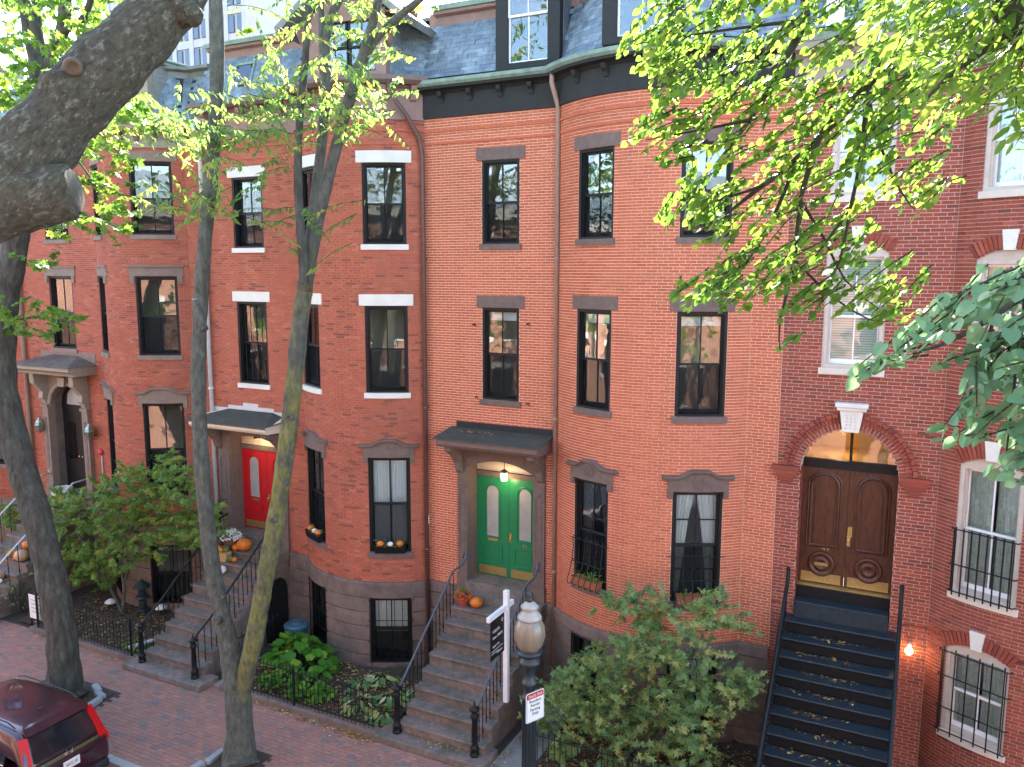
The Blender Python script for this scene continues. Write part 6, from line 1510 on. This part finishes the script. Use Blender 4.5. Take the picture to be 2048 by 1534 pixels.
# bin, planter, bell, board, statue
c = (-13.55, -.95, .06)
T = thing('rubbish_bin', 'blue lidded rubbish bin below the bow beside the cellar door', 'bin', c)
obj('body', MB().lathe([(.22, 0), (.27, .6), (.29, .62), (.29, .66), (.24, .66)], 20, c), X['plastic_blue'], T, smooth=False)
obj('lid', MB().lathe([(.31, .64), (.31, .7), (.26, .74), (.15, .76), (.14, .8), (.001, .8)], 20, c), X['plastic_blue'], T)
for sg in (-1, 1): obj('handle', MB().tube([(c[0]+sg*.28, c[1]-.08, .5), (c[0]+sg*.34, c[1]-.06, .52), (c[0]+sg*.34, c[1]+.06, .52), (c[0]+sg*.28, c[1]+.08, .5)], .014, 6), X['plastic_blue'], T)
T = tag(obj('stone_planter', MB().lathe([(.26, 0), (.3, .55), (.3, .6), (.25, .6), (.24, .5), (.001, .5)], 6, (-22.95, -.5, 2.43)), X['concrete_pale']), 'pale six sided planter in front of the dark arched doors', 'planter')
T = thing('fire_bell', 'red alarm bell on a conduit beside the tan doorway', 'bell', (-21.72, 0, 3.9))
obj('gong', MB().lathe([(.11, 0), (.1, .06), (.05, .1), (.001, .1)], 16, M=Matrix.Translation((-21.72, 0, 4.15)) @ Matrix.Rotation(math.pi/2, 4, 'X')), X['sign_red'], T)
obj('conduit', MB().tube([(-21.68, -.03, 2.5), (-21.68, -.03, 4.1)], .02, 6), X['pipe_grey'], T)
c = at_z(75, 1225, .5); T = thing('notice_board', 'white framed notice board on the fence beside the maple trunk', 'sign', (c.x, c.y, .2))
obj('frame', MB().box(c.x-.33, c.x+.33, c.y-.02, c.y+.02, .28, 1.02), X['paint_black'], T); obj('sheet', MB().box(c.x-.29, c.x+.29, c.y-.026, c.y-.02, .32, .98), X['sign_white'], T)
for k in range(4): obj('text_line', MB().box(c.x-.2, c.x+.2-.06*(k % 2), c.y-.028, c.y-.026, .5+.11*k, .515+.11*k), X['lead_grey'], T)
for sg in (-1, 1): obj('leg', MB().box(c.x+sg*.28-.015, c.x+sg*.28+.015, c.y-.015, c.y+.015, 0, .28), X['paint_black'], T)
c = (-19.0, -1.05, .08); T = thing('garden_statue', 'dark tiered lantern statue behind the maple stems', 'statue', c)
obj('body', MB().lathe([(.2, 0), (.2, .06), (.12, .12), (.1, .35), (.2, .42), (.17, .46), (.1, .5), (.1, .68), (.24, .72), (.12, .84), (.04, .92), (.001, .95)], 12, c), X['post_iron'], T)
for (x, y, lb) in ((-20.0, -1.3, 'low white dome path light on the far side of the maple stems'), (-18.4, -.95, 'low white dome path light between the dark statue and the barred window')):
    T = thing('path_light', lb, 'lamp', (x, y, .08), 'path lights in the maple garden')
    obj('dome', MB().lathe([(.16, .2), (.14, .24), (.06, .29), (.001, .3)], 14, (x, y, .05)), X['paint_white'], T, smooth=True); obj('stake', MB().tube([(x, y, .05), (x, y, .25)], .015, 6), X['iron_black'], T)
tag(obj('drain_pipe', MB().tube([(-17.3, -2.9, .16), (-17.0, -2.3, .2), (-16.75, -1.7, .25)], .05, 10), X['pipe_grey'], smooth=True), 'grey corrugated drain pipe lying beside the red door stairs', 'pipe')

# ------------------------------------------------------------------ parked car
mat('car_paint', (.045,.006,.014), .3, .06, 6, metal=.35, coat=1.0, spec=.5); mat('car_glass', (.012,.016,.02), .04, 0, 5, spec=.9); mat('tail_lamp', (.55,.01,.012), .4, .05, 8, spec=.3); mat('chrome', (.75,.75,.77), .12, .05, 10, metal=1.0); mat('tyre', (.02,.02,.02), .9, .2, 10); mat('car_trim', (.015,.015,.017), .6, .1, 8)
CX, CY, CZ = -13.3, -7.22, -.15
car = thing('parked_car', 'dark red sport utility car parked at the kerb below the leaning maple', 'car', (CX-2.2, CY, CZ))
MC = Matrix.Translation((CX, CY, CZ)) @ Matrix.Rotation(math.pi, 4, 'Z')     # local x forward from the tail, y to the car's left (street side +)
def loft(rings, caps=True):
    m = MB(); n = len(rings[0]); vs = [v for r_ in rings for v in r_]
    fs = [(i*n+k, (i+1)*n+k, (i+1)*n+(k+1) % n, i*n+(k+1) % n) for i in range(len(rings)-1) for k in range(n)]
    if caps: fs += [tuple(range(n)), tuple(range((len(rings)-1)*n, len(rings)*n))[::-1]]
    return m.add(vs, fs)
def ring(u, pts): return [(u, y, z) for y, z in pts] + [(u, -y, z) for y, z in reversed(pts)]
low = [(0.0, .70, .42, .96), (.05, .80, .36, 1.0), (.16, .87, .3, 1.03), (.5, .90, .27, 1.05), (1.3, .91, .26, 1.05), (2.4, .91, .26, 1.03), (3.3, .90, .27, 1.0), (4.0, .87, .3, .93), (4.4, .76, .36, .84), (4.52, .6, .45, .74)]
o = obj('body', loft([ring(u, [(w*.9, zb), (w, zb+.2), (w*1.0, zt-.22), (w*.955, zt-.05), (w*.9, zt)]) for u, w, zb, zt in low]), X['car_paint'], car, MC, local=True, smooth=True)
o.modifiers.new('sub', 'SUBSURF').render_levels = 2; o.modifiers['sub'].levels = 2
up = [(.10, .80, 1.0, .78, 1.02, .74), (.20, .83, 1.02, .76, 1.26, .68), (.33, .84, 1.03, .73, 1.52, .62), (.42, .84, 1.03, .71, 1.62, .58), (.62, .84, 1.03, .70, 1.66, .58), (1.5, .845, 1.03, .70, 1.70, .60), (2.3, .845, 1.02, .70, 1.67, .60), (2.75, .84, 1.01, .71, 1.56, .60), (3.15, .83, 1.0, .74, 1.28, .62), (3.5, .8, .98, .76, 1.02, .66)]
o = obj('cabin', loft([ring(u, [(wb, zb), ((wb+wr)/2+.01, (zb+zr)/2), (wr, zr-.07), (wt, zr-.015), (wt*.5, zr)]) for u, wb, zb, wr, zr, wt in up]), X['car_paint'], car, MC, local=True, smooth=True)
o.modifiers.new('sub', 'SUBSURF').render_levels = 2; o.modifiers['sub'].levels = 2
def patch(nm, quads, m, th=.012):
    mb = MB()
    for q in quads:
        a, b_, c_, d = [Vector(v) for v in q]; nn = (b_-a).cross(d-a).normalized()*th
        mb.add([*q, *[tuple(Vector(v)+nn) for v in q]], [(0, 3, 2, 1), (4, 5, 6, 7), (0, 1, 5, 4), (1, 2, 6, 5), (2, 3, 7, 6), (3, 0, 4, 7)])
    return obj(nm, mb, X[m], car, MC, local=True)
patch('rear_window', [((.145, .60, 1.1), (.145, -.60, 1.1), (.335, -.53, 1.50), (.335, .53, 1.50))], 'car_glass', .03)
patch('spoiler', [((.30, .6, 1.535), (.30, -.6, 1.535), (.44, -.58, 1.63), (.44, .58, 1.63))], 'car_paint', .03)
for sg in (-1, 1):
    q = [((.12, sg*.635, 1.0), (.16, sg*.80, 1.0), (.40, sg*.70, 1.53), (.34, sg*.57, 1.53)), ((.07, sg*.62, .86), (.12, sg*.84, .86), (.16, sg*.82, 1.01), (.11, sg*.635, 1.01))]
    patch('tail_lamp', [(x if sg > 0 else tuple(reversed(x))) for x in q], 'tail_lamp', -.035)
    for (u0, u1, w0, w1) in ((.62, 1.25, .66, 1.1), (1.32, 2.1, 1.15, 2.1), (2.16, 3.0, 2.16, 2.66)):
        qq = ((u0, sg*.83, 1.1), (u1, sg*.83, 1.08), (min(u1, w1), sg*.715, 1.52), (max(u0, w0), sg*.715, 1.52))
        patch('side_window', [qq if sg > 0 else tuple(reversed(qq))], 'car_glass', .018)
    obj('window_trim', MB().tube([(.6, sg*.855, 1.09), (3.0, sg*.855, 1.06)], .012, 6), X['chrome'], car, MC, local=True)
    for u in (.85, 3.55):
        wl = obj('wheel', MB().lathe([(.2, -.1), (.34, -.1), (.36, -.06), (.36, .06), (.34, .1), (.2, .1)], 24, M=Matrix.Translation((u, sg*.8, .36)) @ Matrix.Rotation(math.pi/2, 4, 'X')), X['tyre'], car, MC, local=True)
        obj('rim', MB().lathe([(.001, -.08), (.21, -.08), (.22, .0), (.21, .08), (.001, .08)], 16, M=Matrix.Translation((u, sg*.81, .36)) @ Matrix.Rotation(math.pi/2, 4, 'X')), X['chrome'], wl, MC, local=True)
    obj('roof_rail', MB().tube([(.6, sg*.6, 1.66), (.8, sg*.6, 1.72), (2.2, sg*.61, 1.72), (2.4, sg*.61, 1.66)], .014, 6), X['car_trim'], car, MC, local=True)
patch('chrome_strip', [((.065, .60, .99), (.065, -.60, .99), (.085, -.60, 1.05), (.085, .60, 1.05))], 'chrome', .02)
E_ = MB().box(-.004, .004, .045, .06, -.05, .05).box(-.004, .004, -.06, -.045, -.05, .05).box(-.004, .004, -.045, .045, -.009, .009)
obj('emblem', E_, X['chrome'], car, MC @ Matrix.Translation((.035, 0, 1.06)), local=True)
obj('number_plate', MB().box(-.004, .004, -.16, .16, -.08, .08), X['sign_white'], car, MC @ Matrix.Translation((.0, 0, .84)), local=True)
text_mesh('plate_lettering', '4KE J8', .085, X['sign_red'], car, MC @ Matrix.Translation((-.006, 0, .84)) @ Matrix.Rotation(-math.pi/2, 4, 'Z'))
obj('bumper', MB().box(-.06, .1, -.72, .72, .4, .56), X['car_trim'], car, MC, local=True, bevel=.04)
obj('antenna', MB().tube([(.85, 0, 1.66), (.72, 0, 1.75)], [.012, .004], 6), X['car_trim'], car, MC, local=True)

# ------------------------------------------------------------------ distance: office tower, terrace across the street
mat('tower_concrete', (.33,.32,.32), .8, .05, 1); mat('tower_glass', (.05,.07,.10), .15, .1, 1, spec=.8)
TW = thing('office_tower', 'pale concrete office tower with gridded windows far behind the roofs', 'building', (-86, 62, 0))
obj('wall', MB().box(-100, -73.2, 60.5, 85, 0, 62), X['tower_concrete'], TW)
wm = to_mesh(MB().box(-.42, .42, -.1, .3, -.95, .95), 'window', X['tower_glass'])
pier = to_mesh(MB().box(-.35, .35, -.3, .1, -20, 20), 'pier', X['tower_concrete']); band = to_mesh(MB().box(-13.2, 13.2, -.22, .1, -.45, .45), 'floor_band', X['tower_concrete'])
for j in range(12):
    z = 26+j*3.1
    inst('floor_band', band, TW, frame((-86.4, 60.5, z+1.55)))
    for i in range(9):
        for k in (-1, 1): inst('window', wm, TW, frame((-74.75-i*2.9+k*.68, 60.4, z)))
for i in range(10): inst('pier', pier, TW, frame((-73.3-i*2.9, 60.5, 42)))
mat('terrace_wall', (.33,.16,.11), .9, .25, .6); mat('terrace_trim', (.6,.55,.48), .8, .1, 2)
OT = thing('facing_terrace', 'brick terrace across the street, seen only as reflections in the windows', 'building', (-8, -23, 0))
obj('wall', MB().box(-60, 30, -33, -22.2, 0, 12.2), X['terrace_wall'], OT); obj('cornice', MB().box(-60.3, 30.3, -33, -21.8, 12.2, 12.8), X['terrace_trim'], OT)
obj('roof', MB().prismx([(-33, 12.8), (-22.2, 12.8), (-23.4, 14.6), (-33, 14.6)], -60, 30), X['slate'], OT)
gw = to_mesh(MB().box(-.5, .5, -.1, .04, 0, 1.9), 'window', X['paint_black']); gl_ = to_mesh(MB().box(-.65, .65, -.1, .06, 1.9, 2.15).box(-.6, .6, -.1, .08, -.12, 0), 'surround', X['terrace_trim'])
for i in range(26):
    for z in (2.6, 6, 9.4): inst('window', gw, OT, frame((-48+i*2.4, -22.2, z))); inst('surround', gl_, OT, frame((-48+i*2.4, -22.2, z)))

for i in range(9):
    x = -38+i*6.2+random.uniform(-.8, .8); T = thing('facing_tree', 'street tree across the road, seen only as reflections in the windows', 'tree', (x, -19, 0), 'trees across the road')
    limb('trunk', T, [(x, -19, -.2), (x+.1, -19, 3), (x, -19, 6), (x+.2, -19, 9)], [.28, .2, .16, .06], 'bark_dark', 10)
    L = Leaves()
    for _ in range(110):
        v = rv(); v /= np.linalg.norm(v); spray(L, None, np.array((x, -19.2, 7.6))+v*np.array((2.2, 1.6, 3.2))*random.random()**.4, v, 7, .6, .26, droop=.5, rr=(.1, .8))
    obj('crown', L.mb(OVATE), X['leaf_maple'], T)
